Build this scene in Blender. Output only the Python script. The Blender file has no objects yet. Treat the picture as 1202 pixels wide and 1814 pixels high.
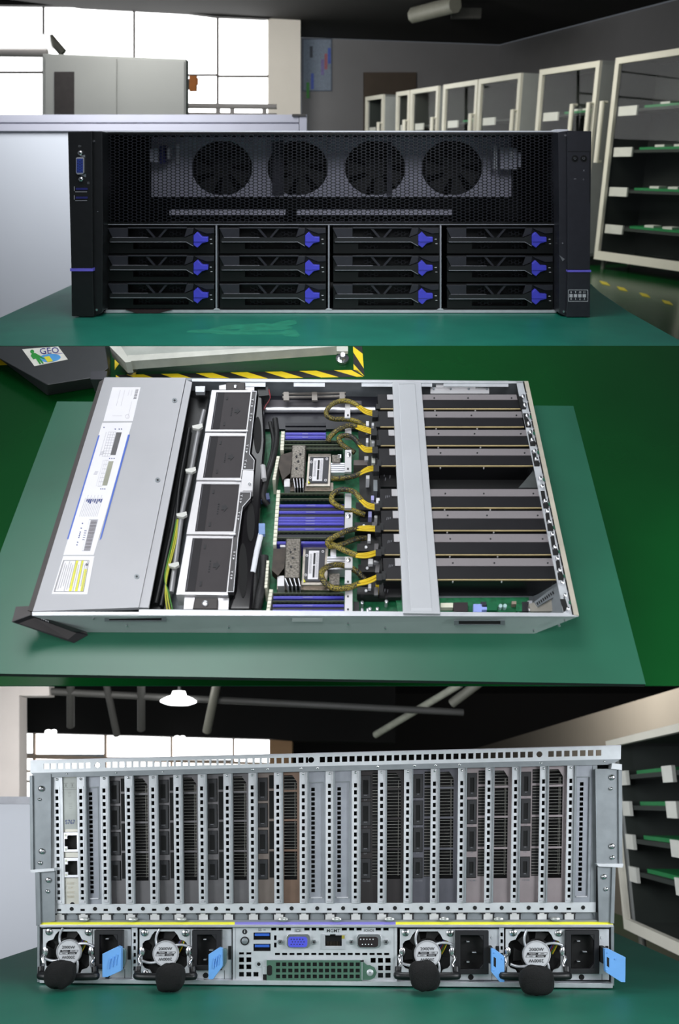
import bpy, math, random
from mathutils import Vector, Matrix
random.seed(7)
V = Vector
SC = bpy.context.scene
COL = SC.collection

# ------------------------------------------------------------------ camera, world, lights, exposure
FPX, CX, CY = 1500.0, 601.0, 907.0            # focal length and centre for the 1202 x 1814 frame
CAM = V((0, 0, 2.0))
cd = bpy.data.cameras.new('camera'); cam = bpy.data.objects.new('camera', cd); COL.objects.link(cam)
cam.location = CAM; cam.rotation_euler = (math.pi / 2, 0, 0)
cd.sensor_fit = 'VERTICAL'; cd.sensor_height = 24.0; cd.sensor_width = 24.0
cd.lens = 24.0 * FPX / 1814.0; cd.clip_start = 0.02; cd.clip_end = 200
cd.dof.use_dof = True; cd.dof.focus_distance = 1.46; cd.dof.aperture_fstop = 5.4
SC.camera = cam
SC.view_settings.view_transform = 'Standard'; SC.view_settings.look = 'None'
SC.view_settings.exposure = 0.0; SC.view_settings.gamma = 1.0; SC.view_settings.use_curve_mapping = False
try: SC.cycles.use_denoising = True
except Exception: pass
SC.cycles.max_bounces = 8

w = bpy.data.worlds.new('world'); SC.world = w; w.use_nodes = True
w.node_tree.nodes['Background'].inputs['Color'].default_value = (0.80, 0.88, 1.0, 1)
w.node_tree.nodes['Background'].inputs['Strength'].default_value = 0.11

A_TOP = math.atan((CY - 290) / FPX)           # the three places look at the camera under three pitches
A_MID = math.atan(1663 / FPX)
A_BOT = -math.atan((1420 - CY) / FPX)
R_TOP = Matrix.Rotation(A_TOP, 3, 'X')
R_MID = Matrix.Rotation(A_MID, 3, 'X') @ Matrix.Rotation(-math.atan2(21, math.hypot(1500, 1663)), 3, 'Z')
R_BOT = Matrix.Rotation(A_BOT, 3, 'X')

def area(name, loc, target, size, power, color=(1, 1, 1), spread=180, size_y=None):
    l = bpy.data.lights.new(name, 'AREA'); l.energy = power; l.color = color; l.size = size
    if size_y: l.shape = 'RECTANGLE'; l.size_y = size_y
    l.spread = math.radians(spread)
    o = bpy.data.objects.new(name, l); COL.objects.link(o); o.location = V(loc)
    o.rotation_euler = (V(target) - V(loc)).to_track_quat('-Z', 'Y').to_euler()
    return o
def C(x, y, z): return CAM + V((x, y, z))
area('bench_lamp_middle', C(-.44, .44, 1.30), C(-.14, 1.12, 0), .95, 4.0, (.96, .98, 1), 98, .6)
area('camera_fill_middle', C(-.1, -.05, .32), C(0, 1.0, -.12), .4, 1.0, (.96, .98, 1), 70)  # added fill beside the camera, brightens the open server's near side
area('table_fill_top', C(-.25, 1.35, 1.25), C(.0, 2.0, .42), .6, 3.4, (.93, .97, 1), 120)  # added, unseen light that brightens the green table top
area('front_fill_top', C(.25, .25, .75), C(.1, 2.0, .65), .4, 1.5, (.9, .94, 1), 70)  # added fill from the front, lifts the server's black face
area('partition_fill_top', C(-1.0, 2.9, 2.25), C(-1.0, 4.2, 1.35), .7, 24, (.95, .97, 1), 150)  # added, unseen light for the white partition
area('cupboard_fill_top', C(-1.3, 4.9, 3.3), C(-1.5, 6.6, 2.6), .8, 8, (1, .98, .95), 150)  # added, unseen light that lifts the grey cupboard
area('pier_fill_top', C(-1.0, 8.2, 5.1), C(-.9, 12, 6.2), .6, 60, (1, .97, .92), 120)  # light added to whiten the window pier, no fitting there
area('back_wall_fill_top', C(-.3, 9.5, 6.4), C(.8, 14, 4.6), 1.0, 260, (.95, .97, 1), 150)  # unseen light added to brighten the back wall
area('room_fill_top', C(.8, 7.2, 4.6), C(2.0, 10.0, 2.4), 2.0, 70, (1, .97, .9), 150)
area('left_fill_bottom', C(-1.05, .78, -.08), C(-.1, 1.5, -.62), .6, 3.2, (.93, .97, 1), 100)  # added front fill from the left for the server rear
area('right_fill_bottom', C(1.0, .74, -.08), C(.1, 1.5, -.62), .6, 4.2, (.93, .97, 1), 100)  # matching added fill from the right
area('pillar_fill_bottom', C(-1.6, 4.6, -1.0), C(-2.3, 6.1, -2.0), .5, 19, (1, .98, .96), 140)  # unseen light added for the white pillar
area('ceiling_lamp_bottom', C(.05, 1.62, -.06), C(0, 1.35, -.85), .3, 2.2, (.95, .98, 1), 160)
area('partition_fill_bottom', C(-1.15, 2.0, -.65), C(-1.1, 2.8, -1.2), .4, 4.4, (.95, .97, 1), 150)  # unseen light added for the partition beside the server rear
area('wall_fill_bottom', C(1.2, 7.0, -.9), C(4.2, 9.5, -1.4), 1.0, 90, (1, .96, .9), 130)  # added, unseen light washing the right wall
area('room_fill_bottom', C(-.2, 4.2, -1.05), C(2.2, 6.0, -2.4), 1.0, 28, (.95, .96, 1), 150)

# ------------------------------------------------------------------ materials
def lin(c): return tuple(((v / 12.92) if v <= .04045 else ((v + .055) / 1.055) ** 2.4) for v in c)
def rgb(r, g, b): return lin((r / 255., g / 255., b / 255.))
MATS = {}
def mat(name, col, rough=.5, metal=0.0, var=.12, scale=30., bump=0., aniso=None, spec=.5, col2=None, emit=0.):
    if name in MATS: return MATS[name]
    m = bpy.data.materials.new(name); m.use_nodes = True; nt = m.node_tree; N = nt.nodes; L = nt.links
    b = N['Principled BSDF']; b.inputs['Roughness'].default_value = rough; b.inputs['Metallic'].default_value = metal
    b.inputs['Specular IOR Level'].default_value = spec
    tc = N.new('ShaderNodeTexCoord'); mp = N.new('ShaderNodeMapping'); no = N.new('ShaderNodeTexNoise')
    no.inputs['Scale'].default_value = scale; no.inputs['Detail'].default_value = 5
    if aniso: mp.inputs['Scale'].default_value = aniso
    L.new(tc.outputs['Object'], mp.inputs['Vector']); L.new(mp.outputs['Vector'], no.inputs['Vector'])
    cr = N.new('ShaderNodeValToRGB'); c = col
    cr.color_ramp.elements[0].position = .3; cr.color_ramp.elements[1].position = .7
    lo = tuple(v * (1 - var) for v in c); hi = tuple(min(1, v * (1 + var)) for v in (col2 or c))
    cr.color_ramp.elements[0].color = (*lo, 1); cr.color_ramp.elements[1].color = (*hi, 1)
    L.new(no.outputs['Fac'], cr.inputs['Fac']); L.new(cr.outputs['Color'], b.inputs['Base Color'])
    if bump:
        bp = N.new('ShaderNodeBump'); bp.inputs['Strength'].default_value = bump; bp.inputs['Distance'].default_value = .001
        L.new(no.outputs['Fac'], bp.inputs['Height']); L.new(bp.outputs['Normal'], b.inputs['Normal'])
    if emit:
        b.inputs['Emission Color'].default_value = (*c, 1); b.inputs['Emission Strength'].default_value = emit
    MATS[name] = m; return m

def glass_mat():
    m = bpy.data.materials.new('cabinet_glass'); m.use_nodes = True; nt = m.node_tree; N = nt.nodes; L = nt.links
    N.remove(N['Principled BSDF']); t = N.new('ShaderNodeBsdfTransparent'); g = N.new('ShaderNodeBsdfGlossy')
    g.inputs['Roughness'].default_value = 0.0; mx = N.new('ShaderNodeMixShader'); mx.inputs[0].default_value = .015
    L.new(t.outputs[0], mx.inputs[1]); L.new(g.outputs[0], mx.inputs[2]); L.new(mx.outputs[0], N['Material Output'].inputs[0])
    return m
GLASS = glass_mat()

def braid_mat():
    m = bpy.data.materials.new('braided_sleeve'); m.use_nodes = True; nt = m.node_tree; N = nt.nodes; L = nt.links
    b = N['Principled BSDF']; b.inputs['Roughness'].default_value = .55
    tc = N.new('ShaderNodeTexCoord'); no = N.new('ShaderNodeTexNoise'); no.inputs['Scale'].default_value = 1000; no.inputs['Detail'].default_value = 0
    n2 = N.new('ShaderNodeTexNoise'); n2.inputs['Scale'].default_value = 28; n2.inputs['Detail'].default_value = 1
    ad = N.new('ShaderNodeMath'); ad.operation = 'MULTIPLY_ADD'; ad.inputs[1].default_value = .75
    cr = N.new('ShaderNodeValToRGB'); cr.color_ramp.elements[0].position = .90; cr.color_ramp.elements[1].position = .98
    cr.color_ramp.elements[0].color = (.008, .008, .009, 1); cr.color_ramp.elements[1].color = (.36, .28, .03, 1)
    L.new(tc.outputs['Object'], no.inputs['Vector']); L.new(tc.outputs['Object'], n2.inputs['Vector'])
    L.new(n2.outputs['Fac'], ad.inputs[0]); L.new(no.outputs['Fac'], ad.inputs[2])
    L.new(ad.outputs[0], cr.inputs['Fac']); L.new(cr.outputs['Color'], b.inputs['Base Color'])
    return m

BLACK = mat('black_plastic', rgb(24, 25, 27), .42, 0, .15, 60)
BLACK2 = mat('black_satin_metal', rgb(11, 12, 13), .38, .2, .15, 60)
DARKP = mat('dark_grey_plastic', rgb(42, 42, 49), .38, 0, .1, 80)
VOID = mat('matt_black', rgb(9, 9, 10), .8, 0, .1, 50)
MESHB = mat('black_mesh_paint', rgb(30, 31, 37), .35, .3, .1, 60)
FANWALL = mat('fan_wall_steel', rgb(212, 210, 226), .55, .1, .08, 30)
FANDARK = mat('fan_black', rgb(10, 10, 11), .5, 0, .2, 40)
BLUE = mat('latch_blue', rgb(72, 72, 205), .4, 0, .06, 60)
BLUELINE = mat('blue_violet_trim', rgb(118, 108, 225), .4, 0, .05, 60)
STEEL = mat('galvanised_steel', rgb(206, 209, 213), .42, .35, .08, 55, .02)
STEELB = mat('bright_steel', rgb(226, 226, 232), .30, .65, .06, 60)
STEELD = mat('shaded_zinc', rgb(134, 140, 144), .45, .35, .10, 45)  # darker copy of the steel; puts shade into the rack flanges
CHROME = mat('screw_chrome', rgb(215, 215, 218), .22, .95, .08, 90)
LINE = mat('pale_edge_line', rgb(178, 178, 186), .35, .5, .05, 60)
WHITE = mat('white_print', rgb(232, 232, 236), .6, 0, .02, 60)
GREYP = mat('grey_print', rgb(120, 120, 126), .6, 0, .05, 60)
INK = mat('black_ink', rgb(28, 28, 32), .6, 0, .05, 60)
INKBLUE = mat('blue_ink', rgb(52, 70, 130), .6, 0, .05, 60)
VGAB = mat('vga_blue', rgb(80, 84, 215), .45, 0, .05, 60)
USBB = mat('usb_blue', rgb(40, 92, 190), .45, 0, .08, 60)
USBD = mat('usb_dark_blue', rgb(38, 40, 110), .45, 0, .08, 60)
TABLE = mat('green_esd_mat', rgb(26, 116, 98), .42, 0, .05, 9, .02, col2=rgb(32, 124, 104))
TABLE_M = mat('green_bench_mat', rgb(28, 88, 66), .38, 0, .05, 7, .02, col2=rgb(31, 95, 71), spec=.8)
SCUFF = mat('pale_scuff', rgb(40, 136, 108), .55, 0, .2, 40)
EPOXY = mat('green_epoxy_floor', rgb(4, 62, 22), .22, 0, .08, 3, .01, col2=rgb(5, 68, 25))
YEL = mat('hazard_yellow', rgb(236, 206, 22), .5, 0, .06, 30)
HBLK = mat('hazard_black', rgb(24, 24, 24), .5, 0, .1, 30)
YSTRIP = mat('yellow_strip', rgb(236, 232, 60), .5, 0, .04, 40)
PSTRIP = mat('purple_strip', rgb(132, 126, 205), .5, 0, .04, 40)
LID = mat('lid_grey_sheet', rgb(176, 176, 180), .45, .15, .03, 14)
BARM = mat('cover_bar_grey', rgb(190, 192, 196), .42, .2, .03, 14)
SILVER = mat('silver_plate', rgb(206, 204, 206), .34, .35, .05, 200, aniso=(1, 30, 1))
STICK = mat('sticker_white', rgb(238, 236, 240), .5, 0, .015, 40)
STICKB = mat('sticker_blue', rgb(70, 104, 196), .5, 0, .03, 40)
PCB = mat('green_circuit_board', rgb(28, 104, 66), .4, 0, .35, 160)
PCBD = mat('dark_green_board', rgb(20, 48, 34), .4, 0, .4, 220)
SLOTB = mat('slot_blue', rgb(62, 60, 160), .4, 0, .1, 80)
SLOTK = mat('slot_dark', rgb(22, 22, 32), .45, 0, .15, 80)
CREAM = mat('slot_latch_cream', rgb(226, 224, 205), .5, 0, .05, 60)
GOLD = mat('gold_edge', rgb(196, 176, 130), .5, .1, .1, 60)
GPUBLK = mat('gpu_shroud_black', rgb(30, 29, 32), .42, .2, .1, 60)
NICKEL = mat('nickel_block', rgb(112, 107, 100), .32, .7, .6, 420, .1)
FANLID = mat('smoked_fan_cover', rgb(60, 56, 58), .5, 0, .06, 30, spec=.2)
YWIRE = mat('yellow_wire', rgb(222, 190, 30), .45, 0, .08, 60)
BRAID = braid_mat()
PSUBLUE = mat('release_blue', rgb(112, 172, 238), .42, 0, .04, 50)
FOAM = mat('black_foam', rgb(14, 14, 15), .95, 0, .6, 500, .9)
CAPW = mat('fan_cap_white', rgb(205, 206, 210), .55, 0, .03, 200)
GPUBR = mat('gpu_bracket_nickel', rgb(110, 108, 110), .42, .55, .08, 40)
GPUBD = mat('gpu_bracket_black', rgb(44, 40, 41), .45, .3, .08, 40)
GPUBW = mat('gpu_bracket_rosy', rgb(150, 140, 142), .42, .5, .08, 40)
BROWNB = mat('gpu_bracket_brown', rgb(122, 100, 86), .42, .5, .08, 40)
NICBR = mat('nic_bracket', rgb(196, 194, 184), .4, .5, .06, 40)
GREENBL = mat('green_tinted_cover', rgb(92, 128, 110), .4, .5, .06, 40)
WALLG = mat('wall_grey_paint', rgb(118, 118, 120), .8, 0, .04, 2)
WALLW = mat('wall_white_paint', rgb(205, 200, 192), .8, 0, .04, 2)
CEIL = mat('black_ceiling', rgb(11, 10, 10), .9, 0, .2, 2)
PARTN = mat('white_partition', rgb(206, 210, 217), .6, 0, .02, 3)
PARTF = mat('partition_rail', rgb(196, 196, 208), .45, .2, .03, 6)
CABW = mat('cabinet_cream', rgb(214, 212, 198), .5, 0, .03, 8)
CABS = mat('cabinet_side_grey', rgb(150, 154, 152), .55, 0, .04, 8)
CABI = mat('cabinet_inside_shade', rgb(40, 47, 43), .7, 0, .08, 8)
TAG = mat('shelf_tag', rgb(206, 208, 200), .6, 0, .05, 20)
BOARDG = mat('board_green', rgb(18, 120, 62), .5, 0, .12, 30)
GREYB = mat('cupboard_grey', rgb(176, 178, 174), .6, 0, .03, 4)
BROWN = mat('brown_door', rgb(70, 60, 50), .7, 0, .08, 6)
MULL = mat('window_mullion', rgb(56, 50, 46), .6, 0, .1, 8)
TUBEM = mat('conduit_grey', rgb(118, 118, 108), .5, .1, .06, 8)
ORANGE = mat('orange_box', rgb(205, 120, 40), .6, 0, .1, 20)
SKY = mat('daylight_pane', (1, 1, 1), .5, 0, 0, 5, emit=2.6)
LAMPW = mat('lamp_glow', (1, 1, 1), .5, 0, 0, 5, emit=5.0)
PILLAR = mat('pillar_white', rgb(206, 200, 196), .7, 0, .04, 5)
TANW = mat('tan_wall', rgb(176, 140, 104), .8, 0, .05, 5)

# ------------------------------------------------------------------ planes: a pixel of the photo meets a real surface
def ray(x, y): return V(((x - CX) / FPX, 1.0, (CY - y) / FPX))
class Plane:
    def __init__(s, p0, n, scale, pre=None):
        s.p0, s.n, s.s, s.pre = V(p0), V(n).normalized(), scale, pre
    def P(s, x, y, d=0.0):
        if s.pre: x, y = s.pre(x, y)
        r = ray(x, y)
        return CAM + r * (((s.p0 - CAM).dot(s.n) + d * s.s) / r.dot(s.n))
def local(R, x, y, z): return CAM + R @ V((x, y, z))

# ------------------------------------------------------------------ mesh builder
M_OF = {}
class MB:
    def __init__(s): s.v, s.f, s.sm, s.mi = [], [], [], []
    def add(s, vs, fs, smooth=False, mi=0):
        b = len(s.v); s.v += [V(p) for p in vs]
        for f in fs: s.f.append(tuple(b + i for i in f)); s.sm.append(smooth); s.mi.append(mi)
        return s
    def prism(s, pl, pts, d0, d1, mi=0, inset=0.0):
        F = [pl.P(x, y, d0) for x, y in pts]; n = len(F); off = pl.n * ((d1 - d0) * pl.s)
        if inset:
            c = sum(F, V()) / n; G = [c + (p - c) * (1 + inset) + off for p in F]
        else: G = [p + off for p in F]
        fs = [tuple(range(n)), tuple(range(2 * n - 1, n - 1, -1))] + [(i, n + i, n + (i + 1) % n, (i + 1) % n) for i in range(n)]
        return s.add(F + G, fs, False, mi)
    def box(s, pl, x0, y0, x1, y1, d0, d1, mi=0, inset=0.0):
        return s.prism(pl, [(x0, y0), (x1, y0), (x1, y1), (x0, y1)], d0, d1, mi, inset)
    def quad(s, pl, pts, d, mi=0): return s.prism(pl, pts, d, d + .35, mi)
    def disc(s, pl, cx, cy, r, d0, d1, seg=20, ry=None, mi=0, dome=0.0):
        ry = ry or r
        pts = [(cx + r * math.cos(2 * math.pi * i / seg), cy + ry * math.sin(2 * math.pi * i / seg)) for i in range(seg)]
        s.prism(pl, pts, d0, d1, mi)
        if dome:
            F = [pl.P(x, y, d0) for x, y in pts]; c = sum(F, V()) / seg
            G = [c + (p - c) * .6 - pl.n * dome * pl.s for p in F]
            s.add(F + G, [(i, (i + 1) % seg, seg + (i + 1) % seg, seg + i) for i in range(seg)] + [tuple(range(seg, 2 * seg))], True, mi)
        return s
    def ring(s, pl, cx, cy, r0, r1, d0, d1, seg=24, a0=0., a1=360., k=1.0, mi=0):
        n = seg; full = abs(a1 - a0) >= 359.9; m = n if full else n + 1; vs = []
        for i in range(m):
            a = math.radians(a0 + (a1 - a0) * i / n); c, q = math.cos(a), math.sin(a)
            A = pl.P(cx + r0 * c, cy + r0 * q * k, d0); B = pl.P(cx + r1 * c, cy + r1 * q * k, d0); o = pl.n * ((d1 - d0) * pl.s)
            vs += [A, B, B + o, A + o]
        fs = []
        for i in range(n):
            a, b = 4 * i, 4 * ((i + 1) % m)
            for j in range(4): fs.append((a + j, a + (j + 1) % 4, b + (j + 1) % 4, b + j))
        if not full: fs += [(0, 1, 2, 3), tuple(4 * n + j for j in (3, 2, 1, 0))]
        return s.add(vs, fs, False, mi)
    def plate(s, pl, x0, y0, x1, y1, holes, d0, d1, mi=0):
        xs = sorted({x0, x1, *[h[0] for h in holes], *[h[2] for h in holes]}); ys = sorted({y0, y1, *[h[1] for h in holes], *[h[3] for h in holes]})
        xs = [x for x in xs if x0 <= x <= x1]; ys = [y for y in ys if y0 <= y <= y1]
        nx, ny = len(xs), len(ys); off = pl.n * ((d1 - d0) * pl.s)
        F = [pl.P(x, y, d0) for y in ys for x in xs]; N = len(F); vs = F + [p + off for p in F]
        hole = [[any(h[0] < (xs[i] + xs[i + 1]) / 2 < h[2] and h[1] < (ys[j] + ys[j + 1]) / 2 < h[3] for h in holes) for i in range(nx - 1)] for j in range(ny - 1)]
        H = lambda j, i: True if not (0 <= j < ny - 1 and 0 <= i < nx - 1) else hole[j][i]
        fs = []
        for j in range(ny - 1):
            for i in range(nx - 1):
                if hole[j][i]: continue
                a, b, c, e = j * nx + i, j * nx + i + 1, (j + 1) * nx + i + 1, (j + 1) * nx + i
                fs += [(a, b, c, e), (N + e, N + c, N + b, N + a)]
                if H(j - 1, i): fs.append((a, N + a, N + b, b))
                if H(j + 1, i): fs.append((e, c, N + c, N + e))
                if H(j, i - 1): fs.append((a, e, N + e, N + a))
                if H(j, i + 1): fs.append((b, N + b, N + c, c))
        return s.add(vs, fs, False, mi)
    def hexes(s, pl, x0, y0, x1, y1, px, py, wall, d0, d1, shape=None, mi=0):
        nx = int((x1 - x0) / px); ny = int((y1 - y0) / py); off = pl.n * ((d1 - d0) * pl.s)
        for i in range(nx):
            for j in range(ny):
                cx = x0 + (i + .5) * px; cy = y0 + (j + .5 + (.5 if i % 2 else 0)) * py
                if cy + py * .5 > y1 + .1 or (shape and not shape(cx, cy)): continue
                hx = [(cx + a * px, cy + b * py) for a, b in ((-.667, 0), (-.333, -.5), (.333, -.5), (.667, 0), (.333, .5), (-.333, .5))]
                ih = [(cx + (x - cx) * (1 - wall), cy + (y - cy) * (1 - wall)) for x, y in hx]
                O = [pl.P(x, y, d0) for x, y in hx]; I = [pl.P(x, y, d0) for x, y in ih]; K = [p + off for p in I]
                s.add(O + I + K, [(k, (k + 1) % 6, 6 + (k + 1) % 6, 6 + k) for k in range(6)] + [(6 + k, 6 + (k + 1) % 6, 12 + (k + 1) % 6, 12 + k) for k in range(6)], False, mi)
        return s
    def tube(s, pts, r, seg=8, mi=0, close=False, r1=None):
        P = [V(p) for p in pts]; n = len(P); up = None; vs = []
        for i in range(n):
            t = (P[min(i + 1, n - 1)] - P[max(i - 1, 0)]).normalized()
            if up is None: up = V((0, 0, 1)) if abs(t.z) < .9 else V((1, 0, 0))
            u = (up - t * up.dot(t)).normalized(); b = t.cross(u); up = u
            rr = r + ((r1 - r) * i / (n - 1) if r1 is not None else 0)
            vs += [P[i] + (u * math.cos(2 * math.pi * k / seg) + b * math.sin(2 * math.pi * k / seg)) * rr for k in range(seg)]
        s.add(vs, [(i * seg + k, i * seg + (k + 1) % seg, (i + 1) * seg + (k + 1) % seg, (i + 1) * seg + k) for i in range(n - 1) for k in range(seg)], True, mi)
        return s.add(vs[:seg] + vs[-seg:], [tuple(range(seg - 1, -1, -1)), tuple(range(seg, 2 * seg))], False, mi)
    def obox(s, o, a, b, c, mi=0):
        o, a, b, c = V(o), V(a), V(b), V(c)
        return s.add([o, o + a, o + a + b, o + b, o + c, o + a + c, o + a + b + c, o + b + c],
                     [(3, 2, 1, 0), (4, 5, 6, 7), (0, 1, 5, 4), (1, 2, 6, 5), (2, 3, 7, 6), (3, 0, 4, 7)], False, mi)
    def blob(s, c, ax, ay, az, seed, nu=18, nv=10, amp=.08):
        rnd = random.Random(seed); vs = []; c = V(c)
        ph = [rnd.random() * 6 for _ in range(6)]
        for j in range(nv + 1):
            th = math.pi * j / nv
            for i in range(nu):
                a = 2 * math.pi * i / nu
                x, y, z = math.sin(th) * math.cos(a), math.sin(th) * math.sin(a), math.cos(th)
                sq = lambda t: math.copysign(abs(t) ** .78, t)
                k = 1 + amp * (math.sin(3 * a + ph[0]) * math.sin(2 * th + ph[1]) + .6 * math.sin(5 * a + ph[2] + 3 * th))
                vs.append(c + V(ax) * sq(x) * k + V(ay) * sq(y) * k + V(az) * sq(z) * k)
        fs = [(j * nu + i, (j + 1) * nu + i, (j + 1) * nu + (i + 1) % nu, j * nu + (i + 1) % nu) for j in range(nv) for i in range(nu)]
        return s.add(vs, fs, True)
    def text(s, pl, txt, o, ux, uy, d, mi=0):
        vs, fs = text_geo(txt)
        return s.add([pl.P(o[0] + u * ux[0] + v * uy[0], o[1] + u * ux[1] + v * uy[1], d) for u, v in vs], fs, False, mi)
    def done(s, name, m, parent=None, label=None, cat=None, group=None, kind=None, R=None, bevel=0.0):
        me = bpy.data.meshes.new(name); o = bpy.data.objects.new(name, me); COL.objects.link(o)
        if parent is not None:
            M = M_OF[parent.name]; o.parent = parent
        else:
            lo = [min(p[i] for p in s.v) for i in range(3)]; hi = [max(p[i] for p in s.v) for i in range(3)]
            M = Matrix.Translation(((lo[0] + hi[0]) / 2, (lo[1] + hi[1]) / 2, lo[2])) @ (R or Matrix.Identity(3)).to_4x4()
            o.matrix_world = M
        M_OF[o.name] = M; I = M.inverted()
        me.from_pydata([I @ p for p in s.v], [], s.f)
        me.polygons.foreach_set('use_smooth', s.sm); me.polygons.foreach_set('material_index', s.mi)
        for q in (m if isinstance(m, (list, tuple)) else [m]): me.materials.append(q)
        me.update()
        if bevel:
            b = o.modifiers.new('bevel', 'BEVEL'); b.width = bevel; b.segments = 2; b.limit_method = 'ANGLE'; b.angle_limit = math.radians(40)
        tag(o, label, cat, group, kind); return o
def tag(o, label=None, cat=None, group=None, kind=None):
    for k, v in (('label', label), ('category', cat), ('group', group), ('kind', kind)):
        if v: o[k] = v
    return o
def thing(name, loc, R, label, cat, group=None):
    o = bpy.data.objects.new(name, None); COL.objects.link(o); o.empty_display_size = .05
    M = Matrix.Translation(V(loc)) @ R.to_4x4(); o.matrix_world = M; M_OF[o.name] = M
    return tag(o, label, cat, group)
TXT = {}
def text_geo(t):
    if t not in TXT:
        cu = bpy.data.curves.new('lettering', 'FONT'); cu.body = t; cu.align_x = 'CENTER'; cu.align_y = 'CENTER'; cu.resolution_u = 2; cu.offset = .007
        ob = bpy.data.objects.new('lettering', cu); me = ob.to_mesh()
        TXT[t] = ([(v.co.x, v.co.y) for v in me.vertices], [tuple(p.vertices) for p in me.polygons])
        ob.to_mesh_clear(); bpy.data.objects.remove(ob); bpy.data.curves.remove(cu)
    return TXT[t]
def curve(pts, n=8):
    P = [V(p) for p in pts]; Q = [P[0] * 2 - P[1]] + P + [P[-1] * 2 - P[-2]]; out = []
    for i in range(1, len(Q) - 2):
        for k in range(n):
            t = k / n
            out.append(.5 * ((2 * Q[i]) + (Q[i + 1] - Q[i - 1]) * t + (2 * Q[i - 1] - 5 * Q[i] + 4 * Q[i + 1] - Q[i + 2]) * t * t + (3 * Q[i] - Q[i - 1] - 3 * Q[i + 1] + Q[i + 2]) * t ** 3))
    return out + [P[-1]]

# ================================================================== TOP PLACE: front of the closed server
UP_T = R_TOP @ V((0, 0, 1)); FW_T = R_TOP @ V((0, 1, 0)); RT_T = V((1, 0, 0))
PT = Plane(local(R_TOP, 0, 2.15, 0), FW_T, 2.04 / 1500)
TT = Plane(PT.P(585, 556, 0), -UP_T, 2.04 / 1500)                    # table surface
def horiz_T(z): return Plane(local(R_TOP, 0, 0, z), -UP_T, .001)
def vert(p, q, R):                                                   # vertical plane through two points
    t = (q - p); u = R @ V((0, 0, 1)); n = u.cross(t - u * t.dot(u)).normalized()
    if n.dot(p - CAM) < 0: n = -n
    return Plane(p, n, .005)
ZF, ZC = -1.03, 2.0
FL_T, CE_T = horiz_T(ZF), horiz_T(ZC)

# --- setting
f = MB(); f.prism(FL_T, [(-900, 640), (-500, 420), (300, 352), (900, 352), (1700, 420), (2300, 640)], 0, 60)
f.done('floor', EPOXY, kind='structure', R=R_TOP)
cA, cB, cC, cD = CE_T.P(532, 67), CE_T.P(885, 80), CE_T.P(1210, -3), CE_T.P(475, 34)
WB = vert(cA, cB, R_TOP); WR = vert(cB, cC, R_TOP)
MB().obox(cA - UP_T * 3.03, cB - cA, UP_T * 3.03, FW_T * .15).done('wall_back', WALLG, kind='structure', R=R_TOP)
nR = WR.n
MB().obox(cB - UP_T * 3.03, (cC - cB) * 1.35, UP_T * 3.03, nR * .15).done('wall_right', WALLG, kind='structure', R=R_TOP)
# window wall: lintel, pier, panes between mullions
wA, wB = CE_T.P(-30, 6), CE_T.P(475, 33)
WW = vert(wA, wB, R_TOP)
b = MB(); b.prism(WW, [(-420, -70), (601, -70), (601, 30), (530, 18), (475, 33), (385, 29), (262, 13), (160, 10), (-420, 4)], -30, 30)
b.done('trim_1', CEIL, kind='structure', R=R_TOP)
b = MB(); b.box(WW, 475, 20, 532, 330, -4, 60); b.done('wall_left', WALLW, kind='structure', R=R_TOP)
for k, (x0, y0, x1, y1) in enumerate([(-360, -2, 75.5, 66), (-360, 68, 75.5, 126), (-360, 130, 75.5, 230), (78.5, -2, 236, 230), (239, -2, 384, 230), (387, 10, 474, 133), (387, 137, 474, 230)]):
    b = MB(); b.box(WW, x0, y0, x1, y1, 6, 8); b.done('window_%d' % (k + 1), SKY, kind='structure', R=R_TOP)
b = MB()
for x0, y0, x1, y1 in [(75, 0, 79, 230), (236, 0, 239.5, 230), (384, 0, 387.5, 230), (387.5, 133, 475, 137), (331, 131, 384, 134.5), (-360, 126, 75, 130), (-360, 65, 75, 68)]:
    b.box(WW, x0, y0, x1, y1, -3, 5)
b.done('trim_2', MULL, kind='structure', R=R_TOP)
b = MB(); b.prism(CE_T, [(-900, -120), (532, 66), (885, 79), (1212, -6), (1212, -500), (-900, -500)], 0, -60)
b.done('ceiling', CEIL, kind='structure', R=R_TOP)
b = MB(); b.box(WB, 645, 128, 737, 300, -14, 10); b.done('door_1', BROWN, kind='structure', R=R_TOP)
# --- things on the walls and ceiling
po = thing('wall_poster', WB.P(561, 162, -2), R_TOP, 'pale blue wall chart with small coloured bars beside the white window pier', 'poster')
b = MB(); b.box(WB, 535, 68, 588, 162, -3, 0); b.done('frame', mat('poster_edge', rgb(74, 82, 96), .6), po)
b = MB(); b.box(WB, 537, 70, 586, 160, -4, -3)
for x, y0, c in [(553, 130, 1), (545, 146, 2), (571, 105, 3), (577, 95, 4), (583, 85, 1), (551, 82, 5)]:
    b.box(WB, x - 2.5, y0, x + 2.5, y0 + 28 if c < 5 else y0 + 20, -4.6, -4, c)
b.box(WB, 540, 146, 584, 158, -4.4, -4, 0)
b.done('printed_sheet', [mat('poster_paper', rgb(118, 130, 146), .7), mat('poster_blue', rgb(70, 90, 170)), mat('poster_green', rgb(70, 140, 70)), mat('poster_violet', rgb(110, 100, 150)), mat('poster_red', rgb(150, 90, 100)), mat('poster_grey', rgb(60, 66, 76))], po)
tl = thing('tube_light', CE_T.P(770, 20), R_TOP, 'unlit grey fluorescent batten under the black ceiling', 'light')
VT = Plane(CE_T.P(735, 25), FW_T, .005)
b = MB(); b.tube([CE_T.P(732, 27, 130), CE_T.P(806, 8, 130)], .10); b.done('tube', TUBEM, tl)
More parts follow.
